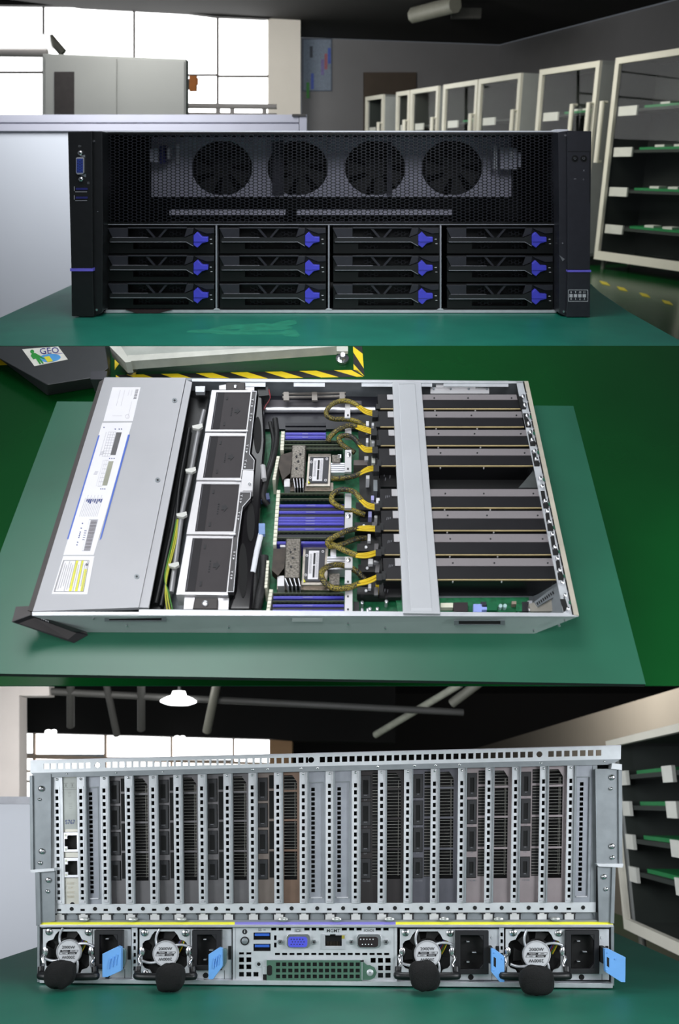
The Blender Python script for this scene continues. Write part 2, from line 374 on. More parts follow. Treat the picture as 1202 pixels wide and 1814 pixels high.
p_ = CE_T.P(800, 14, 60); b = MB(); b.obox(p_, V((.4, 0, 0)), FW_T * .1, -UP_T * .12); b.done('end_cap', mat('end_cap_grey', rgb(80, 80, 76)), tl)
# --- white partition with a grey cupboard standing behind it
PQ = Plane(local(R_TOP, 0, 4.3, 0), FW_T, .0027)
pa = thing('office_partition', PQ.P(270, 700), R_TOP, 'low white office partition with a pale metal top rail beside the server', 'partition')
b = MB(); b.box(PQ, -480, 232, 530, 980, 0, 16); b.done('panel', PARTN, pa)
b = MB(); b.box(PQ, -480, 203, 529, 216.5, -5, 20); b.box(PQ, -480, 219.5, 529, 232, -5, 20); b.box(PQ, -480, 216, 529, 220, -1, 16); b.done('top_rail', PARTF, pa)
b = MB(); b.box(PQ, 530, 203, 543, 990, -6, 24); b.done('end_post', PARTF, pa)
b = MB(); b.box(PQ, 517, 202, 541, 206, -8, 24); b.done('corner_cap', mat('cap_dark', rgb(70, 68, 66)), pa)
PC = Plane(local(R_TOP, 0, 6.4, 0), FW_T, .004)
cu = thing('storage_cupboard', PC.P(205, 300), R_TOP, 'pale grey two-door cupboard behind the white partition, a dark slot at its left', 'cupboard')
b = MB(); b.prism(PC, [(76, 95), (329, 105), (329, 560), (76, 560)], 0, 28); b.done('body', GREYB, cu)
b = MB(); b.prism(PC, [(80, 99), (206, 104), (206, 540), (80, 540)], -4, 0); b.done('door', GREYB, cu)
b = MB(); b.prism(PC, [(209, 104), (326, 109), (326, 540), (209, 540)], -4, 0); b.done('door', GREYB, cu)
b = MB(); b.box(PC, 96, 127, 131, 300, -6, -4); b.done('vent_slot', mat('slot_brown', rgb(62, 58, 57), .7), cu)
PX = Plane(local(R_TOP, 0, 7.6, 0), FW_T, .005)
pf = thing('pipe_run', PX.P(410, 205), R_TOP, 'thin white pipes running along the window sill right of the cupboard', 'pipe')
b = MB(); b.tube([PX.P(300, 187, 0), PX.P(490, 189, 0)], .02); b.done('upper_pipe', PILLAR, pf)
b = MB(); b.tube([PX.P(300, 204, 4), PX.P(490, 206, 4)], .024); b.done('lower_pipe', PILLAR, pf)
for x in (386, 411, 468):
    b = MB(); b.tube([PX.P(x, 186, 2), PX.P(x, 240, 2)], .018); b.done('bracket', PILLAR, pf)
hl = thing('hanging_light', PX.P(50, 100), R_TOP, 'white strip lamp hanging before the windows at the far left', 'light')
b = MB(); b.tube([PX.P(-30, 74, 0), PX.P(92, 74, 0)], .055); b.done('tube', mat('strip_glow', (1, 1, 1), .5, 0, 0, 5, emit=.9), hl)
b = MB(); b.tube([PX.P(-30, 92, 4), PX.P(84, 93, 4)], .035); b.done('rail', PILLAR, hl)
b = MB(); b.tube(curve([PX.P(88, 66, 0), PX.P(98, 78, 0), PX.P(112, 94, 0)]), .035); b.done('end_bracket', TUBEM, hl)
ob = MB(); ob.box(PX, 335, 134, 347, 161, 0, 12); ob.box(PX, 331, 140, 336, 158, 2, 10, 1)
ob.box(PX, 346, 138, 350, 150, 3, 9)
ob.done('junction_box', [ORANGE, mat('box_grey', rgb(80, 70, 60))], label='small orange box on the window mullion right of the grey cupboard', cat='box', R=R_TOP)

# --- row of glass-door cabinets along the right wall
ZT = horiz_T(.95)
r0, r1 = ZT.P(650, 172), ZT.P(1095, 103)
RA = (r1 - r0).normalized(); RO = RA.cross(UP_T).normalized()
if RO.dot(CAM - r0) < 0: RO = -RO                                     # RO points out of the doors, towards the camera
RV = Plane(r0, -RO, .01)
def cabinet(frame_R, P0, a, out, up, w, h, depth, shelves, label, tx, lower, grp='glass-door storage cabinets', boards=None, handle=True, fw=.055, glass=True, tag2=None):
    """P0 = top corner of the front at its far end; the carcass runs along a for w, down for h"""
    o = P0 - up * h
    t = thing('display_cabinet', o + a * (w / 2) - out * (depth / 2) - up * lower, frame_R, label, 'cabinet', grp)
    b = MB(); k = .03
    b.obox(o - out * depth, a * w, up * h, out * .02); b.obox(o, a * k, up * h, -out * depth); b.obox(o + a * (w - k), a * k, up * h, -out * depth)
    b.obox(o, a * w, up * k, -out * depth); b.obox(o + up * (h - k), a * w, up * k, -out * depth)
    b.done('carcass', [CABS], t)
    b = MB(); b.obox(o + a * k + up * k - out * (depth - .025), a * (w - 2 * k), up * (h - 2 * k), out * .005); b.obox(o + a * k + up * k - out * (depth - .03), a * .005, up * (h - 2 * k), out * (depth - .06)); b.obox(o + a * (w - k - .005) + up * k - out * (depth - .03), a * .005, up * (h - 2 * k), out * (depth - .06))
    b.obox(o + a * k + up * (h - k - .005) - out * (depth - .03), a * (w - 2 * k), up * .005, out * (depth - .06)); b.obox(o + a * k + up * k - out * (depth - .03), a * (w - 2 * k), up * .005, out * (depth - .06)); b.done('shade_lining', CABI, t)  # dark panels added inside so the cabinet interior stays in shade
    b = MB(); T = out * .035; q = fw
    b.obox(o, a * q, up * h, T); b.obox(o + a * (w - q), a * q, up * h, T); b.obox(o + a * q, a * (w - 2 * q), up * q * 1.5, T); b.obox(o + a * q + up * (h - q), a * (w - 2 * q), up * q, T)
    d = b.done('door_frame', CABW, t)
    if glass:
        b = MB(); b.obox(o + a * q + up * q + out * .012, a * (w - 2 * q), up * (h - 2 * q), out * .004); b.done('glass_pane', GLASS, d)
    if handle:
        for c in ([o + a * (w - .30) + out * .09] if w > .7 and handle == 2 else []) + [o + a * (w - q * .6 if handle != 3 else -.06) + out * .09]:
            b = MB(); b.tube([c + up * h * .50, c + up * h * .80], .026); b.tube([c + up * h * .505, c + up * h * .505 - out * .06], .014); b.tube([c + up * h * .795, c + up * h * .795 - out * .06], .014)
            b.done('handle', CABW, d)
        b = MB(); b.obox(o + a * (w - .05) + up * h * .47, a * .045, up * .05, out * .06); b.done('hinge', mat('hinge_dark', rgb(60, 60, 56)), d)
    for i, z in enumerate(shelves):
        b = MB(); b.obox(o + a * k + up * z - out * (depth - .03), a * (w - 2 * k), up * .025, out * (depth - .07)); sh = b.done('shelf', CABI, t)
        b = MB(); b.obox(o + a * (q + .01) + up * (z - .035) - out * .035, a * min(tx, w * .3), up * .085, out * .02); b.done('label_holder', TAG, sh)
        if tag2: b = MB(); b.obox(o + a * tag2 + up * (z - .035) - out * .035, a * .16, up * .085, out * .02); b.done('label_holder', TAG, sh)
        if boards and i in boards:
            bb = MB(); x0 = q + .05 + min(tx, w * .3); n = 3; ln = ((tag2 or w - .06) - x0 - .02)
            bb.obox(o + a * x0 + up * (z + .026) - out * .28, a * ln, up * .022, out * .21)
            for j in range(n if handle else 0): bb.obox(o + a * (x0 + ln * (.2 + .28 * j)) + up * (z + .048) - out * .2, a * ln * .14, up * .02, out * .1, 1)
            bb.done('circuit_board', [BOARDG, TAG], label=boards[i], cat='circuit board', group=None, R=frame_R)
    for x in (.06, w - .1):
        for y in (.05, depth - .1):
            b = MB(); c = o + a * x - out * y; b.tube([c, c - up * lower], .022); b.done('foot', mat('foot_metal', rgb(120, 120, 112), .4, .6), t)
    return t
def along(x): # point of the front top edge under pixel column x
    return RV.P(x, 172 - (x - 650) * .1551)
cabs = [(1095, 1285, 'tallest glass-door cabinet at the right edge, nearest the green table', 5),
        (960, 1067, 'glass-door cabinet second from the right, directly behind the server top corner', 5),
        (852, 927, 'glass-door cabinet with bright cream frame, third from the right edge', 4),
        (789, 850, 'glass-door cabinet fourth from the right, touching the third one', 4),
        (731, 780, 'glass-door cabinet fifth from the right, narrow and far', 3),
        (705, 729, 'slim glass-door cabinet sixth from the right in the row', 3),
        (650, 682, 'farthest glass-door cabinet of the row, before the brown door', 3)]
lev = ['top', 'second', 'third', 'lowest']
for n, (x0, x1, lb, ns) in enumerate(cabs):
    p, q = along(x0), along(x1); wd = (q - p).length
    top = p + RA * 0; hh = .95 - ZF - .10
    zs = [1.40, 1.03, .66, .30][:4]
    bo = None
    if n == 0: bo = {i: 'green circuit board on the %s shelf of the nearest cabinet' % lev[i] for i in range(4)}
    if n == 1: bo = {0: 'green circuit board on the top shelf of the second cabinet from the right'}
    if n == 3: bo = {0: 'green circuit board on the top shelf of the fourth cabinet from the right'}
    cabinet(R_TOP, top, RA, RO, UP_T, wd, hh, .5, zs, lb, .26, .10, boards=bo, handle={0: 3, 1: 2}.get(n, 1))
# tape dashes on the floor at the right
for i, (x, y) in enumerate([(1070, 502), (1101, 512), (1141, 523), (1181, 536)]):
    b = MB(); b.prism(FL_T, [(x - 9, y - 5), (x + 4, y - 2), (x + 10, y + 3.5), (x - 4, y + .5)], -4, 0)
    b.done('floor_tape', mat('dull_yellow_tape', rgb(190, 176, 50), .6), label=['yellow floor tape dash right behind the server corner', 'second yellow floor tape dash from the server', 'third yellow floor tape dash, below the cabinet door', 'yellow floor tape dash nearest the right edge'][i], cat='tape', group='yellow floor dashes by the cabinets', R=R_TOP)

# --- table
tb = thing('work_table', TT.P(585, 600), R_TOP, 'green-topped table carrying the closed black server, faint pale scuffs', 'table')
tpts = [(-118, 617), (190, 476), (955, 447), (1046, 503), (1062, 518), (1112, 552), (1228, 617)]
b = MB(); b.prism(TT, tpts, 0, 14); b.done('table_top', mat('table_board', rgb(120, 122, 112), .6), tb)
b = MB(); b.prism(TT, tpts, -1.2, 0); b.done('mat', TABLE, tb)
sc = MB()
for x, y, w_, h_, sl in [(430, 578, 55, 5, -.06), (470, 581, 45, 6, -.05), (395, 588, 60, 4, .04), (500, 574, 24, 7, -.2), (455, 590, 70, 3, 0), (515, 590, 14, 8, .1)]:
    sc.prism(TT, [(x + w_ * math.cos(a) * (1 + .2 * math.sin(3 * a)), y + h_ * math.sin(a) * (1 + .3 * math.cos(2 * a)) + sl * w_ * math.cos(a)) for a in [2 * math.pi * k / 14 for k in range(14)]], -1.45 - .02 * w_ / 10, -1.1)
sc.done('scuff_mark', SCUFF, tb)

# --- the server
sv = thing('rack_server', TT.P(585, 556) + FW_T * .3, R_TOP, 'closed black rack server front with twelve drive bays and blue latches', 'server')
D = 700
b = MB()                                                             # carcass: open box
b.box(PT, 182, 233.5, 187, 552, 2, D); b.box(PT, 984, 233.5, 1004, 552, 2, D); b.box(PT, 187, 546, 984, 552, 2, D); b.box(PT, 187, 240, 984, 500, 330, 336)
b.done('chassis', BLACK2, sv)
b = MB(); b.box(PT, 181, 231.5, 1006, 235.5, 0, D); b.box(PT, 985, 229, 1006, 232, 4, 40); b.done('lid', mat('lid_rim_light', rgb(232, 234, 240), .35, .1, .03, 30), sv)  # near-white colour stands in for light caught along the lid's rim
b = MB(); b.hexes(PT, 188, 236.5, 985, 395, 7.66, 5.46, .19, 0, 1.4); b.done('mesh_grille', MESHB, sv)
b = MB(); b.plate(PT, 181, 234, 990, 399.5, [(190, 238, 982, 394)], -1.2, 3); b.done('grille_frame', BLACK2, sv)
# what shows behind the mesh: fan wall with four fans
b = MB(); dw = 150
b.plate(PT, 268, 243, 905, 349, [(340, 250, 446, 345), (474, 250, 580, 345), (611, 250, 717, 345), (747, 250, 853, 345)], dw, dw + 4)
for cx, cy in ((393, 297.5), (527, 297.5), (664, 297.5), (800, 297.5)):
    for sx in (-1, 1):
        for sy in (-1, 1):
            arc = [(cx + sx * 54 * math.cos(a), cy + sy * 49 * math.sin(a)) for a in [math.pi / 2 * k / 6 for k in range(7)]]
            b.prism(PT, ([(cx + sx * 54, cy + sy * 49)] + arc)[::1 if sx * sy > 0 else -1], dw, dw + 4)
b.done('fan_wall', FANWALL, sv)
for i, cx in enumerate((393, 527, 664, 800)):
    fb = MB(); fb.disc(PT, cx, 297.5, 18, dw + 12, dw + 30, 20)
    fan = fb.done('fan', FANDARK, sv)
    rb = MB()
    for k in range(7):
        a = 2 * math.pi * k / 7; pts = [(cx + r * math.cos(a + t), 297.5 + r * math.sin(a + t)) for r, t in ((17, 0), (50, .15), (50, .75), (17, .55))]
        rb.prism(PT, pts, dw + 14, dw + 18)
    rb.done('blade', FANDARK, fan)
    gb = MB(); gb.ring(PT, cx, 297.5, 49, 56, dw + 6, dw + 60, 28); gb.done('shroud', VOID, fan)
b = MB(); b.box(PT, 482, 250, 502, 345, dw - 8, dw - 2); b.box(PT, 486, 252, 498, 343, dw - 10, dw - 8); b.done('cable_channel', mat('cable_channel', rgb(62, 62, 72), .5, .2), sv)
b = MB(); b.box(PT, 685, 250, 694, 345, dw - 8, dw - 2); b.done('cable_channel', mat('cable_channel', rgb(62, 62, 72), .5, .2), sv)
b = MB(); b.box(PT, 300, 372, 505, 381, 120, 150); b.box(PT, 525, 372, 800, 381, 124, 150); b.done('reflection_strip', FANWALL, sv)  # pale strips shaped for the reflected line below the fans
for x0, y0, x1, y1, d0, d1, m_ in ((265, 263, 281, 287, 100, 130, FANWALL), (283, 258, 292, 290, 100, 130, USBD), (296, 262, 300, 282, 100, 130, STEELB), (312, 255, 318, 290, 140, 148, STEELB), (874, 258, 880, 300, 110, 130, STEELB), (886, 262, 915, 300, 105, 130, FANWALL), (904, 268, 910, 280, 100, 104, STEELB), (918, 270, 922, 296, 100, 120, FANWALL)):
    b = MB(); b.box(PT, x0, y0, x1, y1, d0, d1); b.done('connector', m_, sv)
# shelf between mesh and bays, dividers, bottom lip
b = MB(); b.box(PT, 187, 395.5, 985, 399, -2, 60); b.done('bay_shelf', BLACK2, sv)
b = MB(); b.box(PT, 187, 397.2, 985, 398.3, -2.8, -1.9)
for x in (383, 582, 780): b.box(PT, x - 1.3, 399, x + 1.3, 549, -2.5, 120)
b.box(PT, 188.3, 399, 189.2, 548, -2, 60); b.box(PT, 983.6, 399, 984.6, 548, -2, 60); b.done('divider', LINE, sv)
b = MB(); b.box(PT, 187, 549.5, 985, 554, -3, 40)
for x in (383, 582, 780): b.prism(PT, [(x - 6, 549), (x + 6, 549), (x + 3, 547), (x - 3, 547)], -4, 4)
b.done('bottom_lip', STEEL, sv)
b = MB(); b.prism(PT, [(222, 549), (305, 549), (280, 555), (242, 555)], -5, 10); b.done('pull_tab', mat('dark_red_tab', rgb(48, 30, 32), .5), sv)
# twelve drive trays
def tray(dx, dy, seed):
    q = lambda x, y: (x + dx, y + dy)
    Q = lambda L: [q(*p) for p in L]
    b = MB(); b.plate(PT, 192 + dx, 401.5 + dy, 379.5 + dx, 449 + dy, [(226 + dx, 405 + dy, 332 + dx, 420 + dy), (236 + dx, 430.5 + dy, 334 + dx, 441 + dy)], 2, 9)
    b.box(PT, 192 + dx, 401.5 + dy, 379.5 + dx, 449 + dy, 24, 300)
    tr = b.done('drive_tray', BLACK2, sv)
    b = MB(); b.prism(PT, Q([(190.5, 404), (226, 404), (226, 420.5), (198.5, 420.5)]), -3, 3); b.prism(PT, Q([(331, 404), (343, 404), (341, 414), (326, 420.5)]), -3, 3); b.box(PT, 226 + dx, 402.5 + dy, 331 + dx, 405 + dy, -2, 3)
    b.prism(PT, Q([(343.5, 404), (379, 404), (379, 413), (366, 414), (350, 408)]), -1.5, 2)
    b.done('lever_panel', DARKP, tr, bevel=.0006)
    b = MB(); b.prism(PT, Q([(257, 404.5), (262, 404.5), (275.5, 420.5), (271, 420.5)]), 0, 3); b.prism(PT, Q([(293, 404.5), (297.5, 404.5), (284, 420.5), (279.5, 420.5)]), 0, 3); b.done('strut', DARKP, tr)
    for x0, y0, x1, y1 in ((246, 406, 272, 420), (300, 406, 326, 420), (246, 431, 272, 441), (306, 431, 332, 441)):
        b = MB(); b.hexes(PT, x0 + dx, y0 + dy, x1 + dx, y1 + dy, 6.2, 5.6 if y0 < 420 else 5.0, .2, 12, 14); b.done('vent', MESHB, tr)
    b = MB(); b.prism(PT, Q([(196, 421), (328, 421), (342, 415.5), (342, 436), (329.5, 428.5), (193, 428.5)]), -6, 2); b.done('lever', BLACK, tr)
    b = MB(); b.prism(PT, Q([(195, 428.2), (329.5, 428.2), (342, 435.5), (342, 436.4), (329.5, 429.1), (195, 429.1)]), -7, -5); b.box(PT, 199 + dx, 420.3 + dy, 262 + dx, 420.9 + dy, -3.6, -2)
    b.done('lever_glint', LINE, tr)  # pale strips stand for the reflection along the lever's lower lip
    b = MB(); b.prism(PT, Q([(342.5, 417), (349, 411), (357.5, 419.6), (368, 420), (368, 428.6), (342.5, 428.6)]), -11, 0); b.prism(PT, Q([(342.5, 428.6), (368, 428.6), (357.5, 431), (349.5, 439), (342.5, 434)]), -9.5, 0)
    b.done('latch', BLUE, tr, bevel=.001)
    b = MB(); b.box(PT, 371.5 + dx, 423.4 + dy, 375 + dx, 424.2 + dy, 1, 2); b.box(PT, 372.5 + dx, 431.4 + dy, 376 + dx, 432.2 + dy, 1, 2); b.done('status_mark', WHITE, tr)
for c, dx in enumerate((0, 197.6, 398.2, 599.5)):
    for r in range(3): tray(dx, r * (49.4 + .35 * c), c * 3 + r)
PE = Plane(PT.p0 - FW_T * (36 * PT.s), FW_T, PT.s)
# ears
b = MB(); b.prism(PE, [(120, 233.5), (163, 232.5), (164, 477), (126, 477)], -14, 60); b.prism(PE, [(126, 480.5), (164, 480.5), (166, 561), (127, 560)], -14, 60)
b.prism(PE, [(163, 233), (181, 233), (182, 400), (181, 552), (166, 561), (164, 300)], -4, 60)
el = b.done('ear', BLACK, sv, bevel=.0012)
b = MB(); b.box(PE, 124, 475.5, 165, 480.5, -15.5, 30); b.done('trim_line', BLUELINE, el)
b = MB(); b.prism(PE, [(134.5, 280), (137, 278.5), (145.5, 278.5), (148.2, 281), (148.2, 306), (145.5, 309), (137, 309), (134.5, 306)], -20, -14); b.done('vga_shell', STEELB, el)
b = MB(); b.prism(PE, [(135.5, 281), (146.8, 281), (146.8, 306), (135.5, 306)], -20.8, -20)
for i in range(3):
    for k in range(5): b.disc(PE, 137.7 + i * 3.6, 285 + k * 4.6 + (i % 2) * 1.6, .95, -21.1, -20.8, 8, mi=1)
b.done('vga_face', [mat('vga_front_blue', rgb(44, 66, 150), .45), INK], el)
for cx, cy in ((141.4, 271), (142.8, 317.5)):
    b = MB(); b.disc(PE, cx, cy, 4.4, -18, -14, 6, dome=1.5); b.disc(PE, cx, cy, 1.6, -20.2, -19, 10, mi=1); b.done('screw', [CHROME, INK], el)
b = MB(); b.prism(PE, [(141, 276), (150.5, 274), (150.5, 279)], -15, -14); b.prism(PE, [(142, 311), (152, 308), (152, 314)], -15, -14); b.done('shield_tab', STEELD, el)
for y in (331, 346.5):
    b = MB(); b.box(PE, 131.5, y, 156, y + 8, -14.4, -13.5); b.box(PE, 131, y - .5, 132, y + 7, -14.8, -14, 1); b.box(PE, 133, y + 8.4, 154, y + 9.3, -14.8, -14, 1); b.box(PE, 134, y + 1.8, 155, y + 5.5, -14.9, -14.3, 2); b.done('usb_port', [VOID, STEELB, USBD], el)
b = MB(); b.text(PE, 'IDI', (141, 259), (4.2, 0), (0, -5), -14.3); b.text(PE, 'SS', (156.5, 324), (0, -5), (-5, 0), -14.3); b.done('port_marking', GREYP, el)
b = MB(); b.disc(PE, 166, 250, 2, -6, -4, 8); b.disc(PE, 171, 549, 2.2, -6, -4, 8); b.disc(PE, 173, 375, 1, -5, -4, 8); b.done('rivet', CHROME, el)
b = MB(); b.prism(PE, [(1004, 231.5), (1047, 232.5), (1044.5, 478), (1005, 478)], -14, 60); b.prism(PE, [(1005, 482), (1045, 482), (1044.5, 561.5), (1003, 561.5)], -14, 60)
b.prism(PE, [(988, 234), (1004, 233), (1005, 480), (1003, 561.5), (990, 555), (990, 400)], -4, 60)
er = b.done('ear', DARKP, sv, bevel=.0012)
b = MB(); b.box(PE, 1005, 478.5, 1046.5, 482, -15.5, 30); b.done('trim_line', BLUELINE, er)
b = MB(); b.box(PE, 1005, 268, 1046, 268.8, -14.4, -13.8); b.box(PE, 1043.6, 270, 1044.4, 360, -14.4, -13.8); b.done('seam', VOID, er)
for cx in (1018, 1033.5):
    b = MB(); b.ring(PE, cx, 281, 4.4, 6, -15, -13, 20); b.disc(PE, cx, 281, 4.4, -14.6, -13, 18, dome=1.2); bt = b.done('button', VOID, er)
    b = MB(); b.ring(PE, cx, 280.6, 1.5, 2.1, -16.2, -15.8, 14, -60, 240); b.done('button_icon', GREYP, bt)
b = MB(); b.text(PE, 'x', (1033.5, 301.5), (7, 0), (0, -7), -14.3); b.text(PE, 'o', (1033, 317.5), (5, 0), (0, -6), -14.3); b.box(PE, 1016, 316.3, 1020, 317.6, -14.3, -14); b.done('status_icon', GREYP, er)
b = MB(); b.plate(PE, 1006, 513.5, 1041, 534, [(1006.5, 514, 1040.5, 533.5)], -14.5, -14)
for i, (a_, c_) in enumerate((('8', '0'), ('9', '1'), ('10', '2'), ('11', '3'))):
    x = 1011 + i * 7.8
    b.text(PE, a_, (x, 518), (4.6, 0), (0, -5), -14.4); b.text(PE, c_, (x, 529.5), (4.6, 0), (0, -5), -14.4)
    for y in (521.2, 523.2, 525.2): b.box(PE, x - 2.9, y, x + 2.9, y + 1.3, -14.5, -14)
b.done('bay_number_label', WHITE, er)
b = MB(); b.disc(PE, 1001, 240, 2, -6, -4, 8); b.disc(PE, 996, 431, 1.4, -6, -4, 8); b.disc(PE, 998, 552, 2.2, -6, -4, 8); b.prism(PE, [(990, 452), (1000, 459), (996, 463)], -6, -4); b.done('rivet', CHROME, er)

# ================================================================== MIDDLE PLACE: the opened server seen from above
UP_M = R_MID @ V((0, 0, 1))
PM = Plane(CAM + ray(540, 1087), -UP_M, 1 / 1500.)                    # depth is counted downwards from the chassis rim
HC, HF = 60, 340                                                      # table surface and floor, in depth units
def loft(b, F, G, mi=0):
    n = len(F); return b.add(list(F) + list(G), [tuple(range(n)), tuple(range(2 * n - 1, n - 1, -1))] + [(i, n + i, n + (i + 1) % n, (i + 1) % n) for i in range(n)], False, mi)
def qring(b, pl, o, i, d0, d1, mi=0):
    for k in range(4): b.prism(pl, [o[k], o[(k + 1) % 4], i[(k + 1) % 4], i[k]], d0, d1, mi)
    return b
def lerp(a, c, t): return (a[0] + (c[0] - a[0]) * t, a[1] + (c[1] - a[1]) * t)
def quv(q, u, v): return lerp(lerp(q[0], q[1], u), lerp(q[3], q[2], u), v)
def sub(q, u0, v0, u1, v1): return [quv(q, u0, v0), quv(q, u1, v0), quv(q, u1, v1), quv(q, u0, v1)]

# --- floor with hazard tape, bench and box behind the table
FM = [(-420, 612.6), (1620, 612.6), (1560, 1214.6), (-360, 1214.6)]
b = MB(); b.prism(PM, FM, HF, HF + 3); b.done('floor', EPOXY, kind='structure', R=R_MID)
def tape(pts_a, pts_b, n, ph, label):
    b = MB(); sk = .5 / n
    for k in range(-1, n + 1):
        for q, mi in ((0, 0), (.5, 1)):
            t0, t1 = (k + q + ph) / n, (k + q + .5 + ph) / n; cl = lambda t: min(1, max(0, t))
            a0, a1, b0, b1 = cl(t0), cl(t1), cl(t0 + sk), cl(t1 + sk)
            if a1 - a0 < 1e-6 and b1 - b0 < 1e-6: continue
            P4 = [lerp(*pts_a, a0), lerp(*pts_a, a1), lerp(*pts_b, b1), lerp(*pts_b, b0)]
            b.prism(PM, [p for i, p in enumerate(P4) if i == 0 or (abs(p[0] - P4[i - 1][0]) + abs(p[1] - P4[i - 1][1])) > .05], HF - 1, HF, mi)
    return b.done('hazard_tape', [YEL, HBLK], label=label, cat='tape', R=R_MID)
tape(((205, 664), (634, 655)), ((205, 676), (643, 667)), 7, .3, 'yellow and black striped floor tape running along behind the open server')
tape(((625, 613.5), (626, 655)), ((641, 613.5), (645, 666)), 1, -.25, 'short striped floor tape turning the corner by the bench foot')
b = MB(); b.prism(PM, [(-30, 634), (5, 634), (13, 646), (-30, 647)], HF - 1, HF); b.done('floor_tape', YEL, label='plain yellow floor tape scrap at the left edge beside the dark case', cat='tape', R=R_MID)
b = MB(); b.prism(PM, [(203, 632), (213, 632), (214, 640), (203, 655)], HF - 1, HF); b.done('floor_tape', YEL, label='yellow floor tape corner between the dark case and the bench leg', cat='tape', R=R_MID)
wb = thing('steel_workbench', PM.P(420, 640, HF), R_MID, 'pale steel bench behind the open server, only its bottom rail and feet in view', 'bench')
b = MB(); b.prism(PM, [(207, 613.4), (590, 613.4), (590, 614), (420, 620.5), (226, 637), (222, 637)], HF - 62, HF - 40); b.done('bottom_shelf', mat('bench_board', rgb(172, 176, 168), .5), wb)
b = MB(); b.prism(PM, [(226, 629.5), (420, 618), (560, 613.4), (596, 613.4), (420, 626), (227, 640)], HF - 66, HF - 36); b.done('front_rail', mat('bench_rail', rgb(206, 206, 196), .45), wb)
b = MB(); b.prism(PM, [(194, 613.4), (214, 613.4), (232, 641), (222, 642)], HF - 68, HF - 30); b.done('leg', mat('bench_rail', rgb(206, 206, 196), .45), wb)
for cx, cy in ((232, 653), (606, 634)):
    b = MB(); b.disc(PM, cx, cy, 11.5, HF - 9, HF - 1.3, 24, 8.5, dome=5); b.tube([PM.P(cx, cy - 3, HF - 9), PM.P(cx + 1, cy - 6, HF - 40)], .0045, 12)
    b.done('levelling_foot', CHROME, wb)
b = MB(); b.box(PM, 596, 613.4, 616, 622, HF - 40, HF - 30); b.done('foot_bracket', mat('bench_rail', rgb(206, 206, 196), .45), wb)
dk = thing('dark_equipment_case', PM.P(100, 670, HF), R_MID, 'dark grey equipment case on the green floor carrying a bright sticker', 'case')
b = MB()
loft(b, [PM.P(x, y, HF - 60) for x, y in [(-40, 613.4), (186, 613.4), (192, 652), (172, 668), (84, 682)]], [PM.P(x, y, HF - 1) for x, y in [(-30, 613.6), (196, 613.6), (196, 666), (176, 686), (84, 701)]])
b.done('case_body', mat('case_grey', rgb(52, 54, 56), .5, 0, .06, 40), dk, bevel=.002)
b = MB(); gq = [(39, 618.5), (103, 613.6), (120, 636.5), (61, 648.5)]
b.prism(PM, gq, HF - 61, HF - 60); q_ = lambda u0, v0, u1, v1: sub(gq, u0, v0, u1, v1)
b.prism(PM, [quv(gq, .52 + .40 * c_, .70 + .26 * s_) for c_, s_ in [(math.cos(2 * math.pi * k / 16) * .75 + .12, math.sin(2 * math.pi * k / 16)) for k in range(16)]], HF - 61.6, HF - 61, 1)
b.prism(PM, q_(.42, .58, .58, .93), HF - 62, HF - 61, 2)
man = [(.18, .28), (.27, .28), (.36, .52), (.42, .72), (.38, .73), (.30, .58), (.30, .94), (.25, .94), (.24, .68), (.22, .94), (.17, .94), (.18, .60), (.10, .62), (.10, .42)]
b.prism(PM, [quv(gq, u, v) for u, v in man], HF - 62, HF - 61, 3); c0 = quv(gq, .22, .18); b.disc(PM, c0[0], c0[1], 3.6, HF - 62, HF - 61, 14, 3.2, 3)
b.prism(PM, q_(.52, .48, .98, .54), HF - 61.5, HF - 61, 5)
c1 = quv(gq, .68, .26); b.text(PM, 'GEO', c1, (17, -1.2), (-3, -15), HF - 61.8, 4)
b.done('sticker', [mat('case_sticker', rgb(226, 224, 214), .5), mat('sticker_sky', rgb(84, 160, 222), .5), mat('sticker_yellow', rgb(226, 214, 50), .5), mat('sticker_green', rgb(44, 150, 60), .5), mat('sticker_navy', rgb(62, 56, 132), .5), mat('sticker_grey', rgb(176, 170, 190), .5)], dk)

# --- table
t2 = thing('work_table', PM.P(560, 950, HC), R_MID, 'green table bearing the opened silver server, seen from above', 'table')
tq = [(101, 711), (1015, 719), (1143, 1212), (-80, 1192)]
b = MB(); b.prism(PM, tq, HC, HC + 9); b.done('table_top', mat('table_edge', rgb(34, 40, 36), .5), t2)
b = MB(); b.prism(PM, tq, HC - .8, HC); b.done('mat', TABLE_M, t2)
for u, v in ((.3, .35), (.7, .35), (.3, .62), (.7, .62)):
    p = PM.P(*quv(tq, u, v), HC + 9); b = MB(); b.obox(p - UP_M * .001, V((.04, 0, 0)), R_MID @ V((0, .04, 0)), -UP_M * ((HF - HC - 9) / 1500.)); b.done('leg', mat('table_leg', rgb(120, 122, 118), .5), t2)

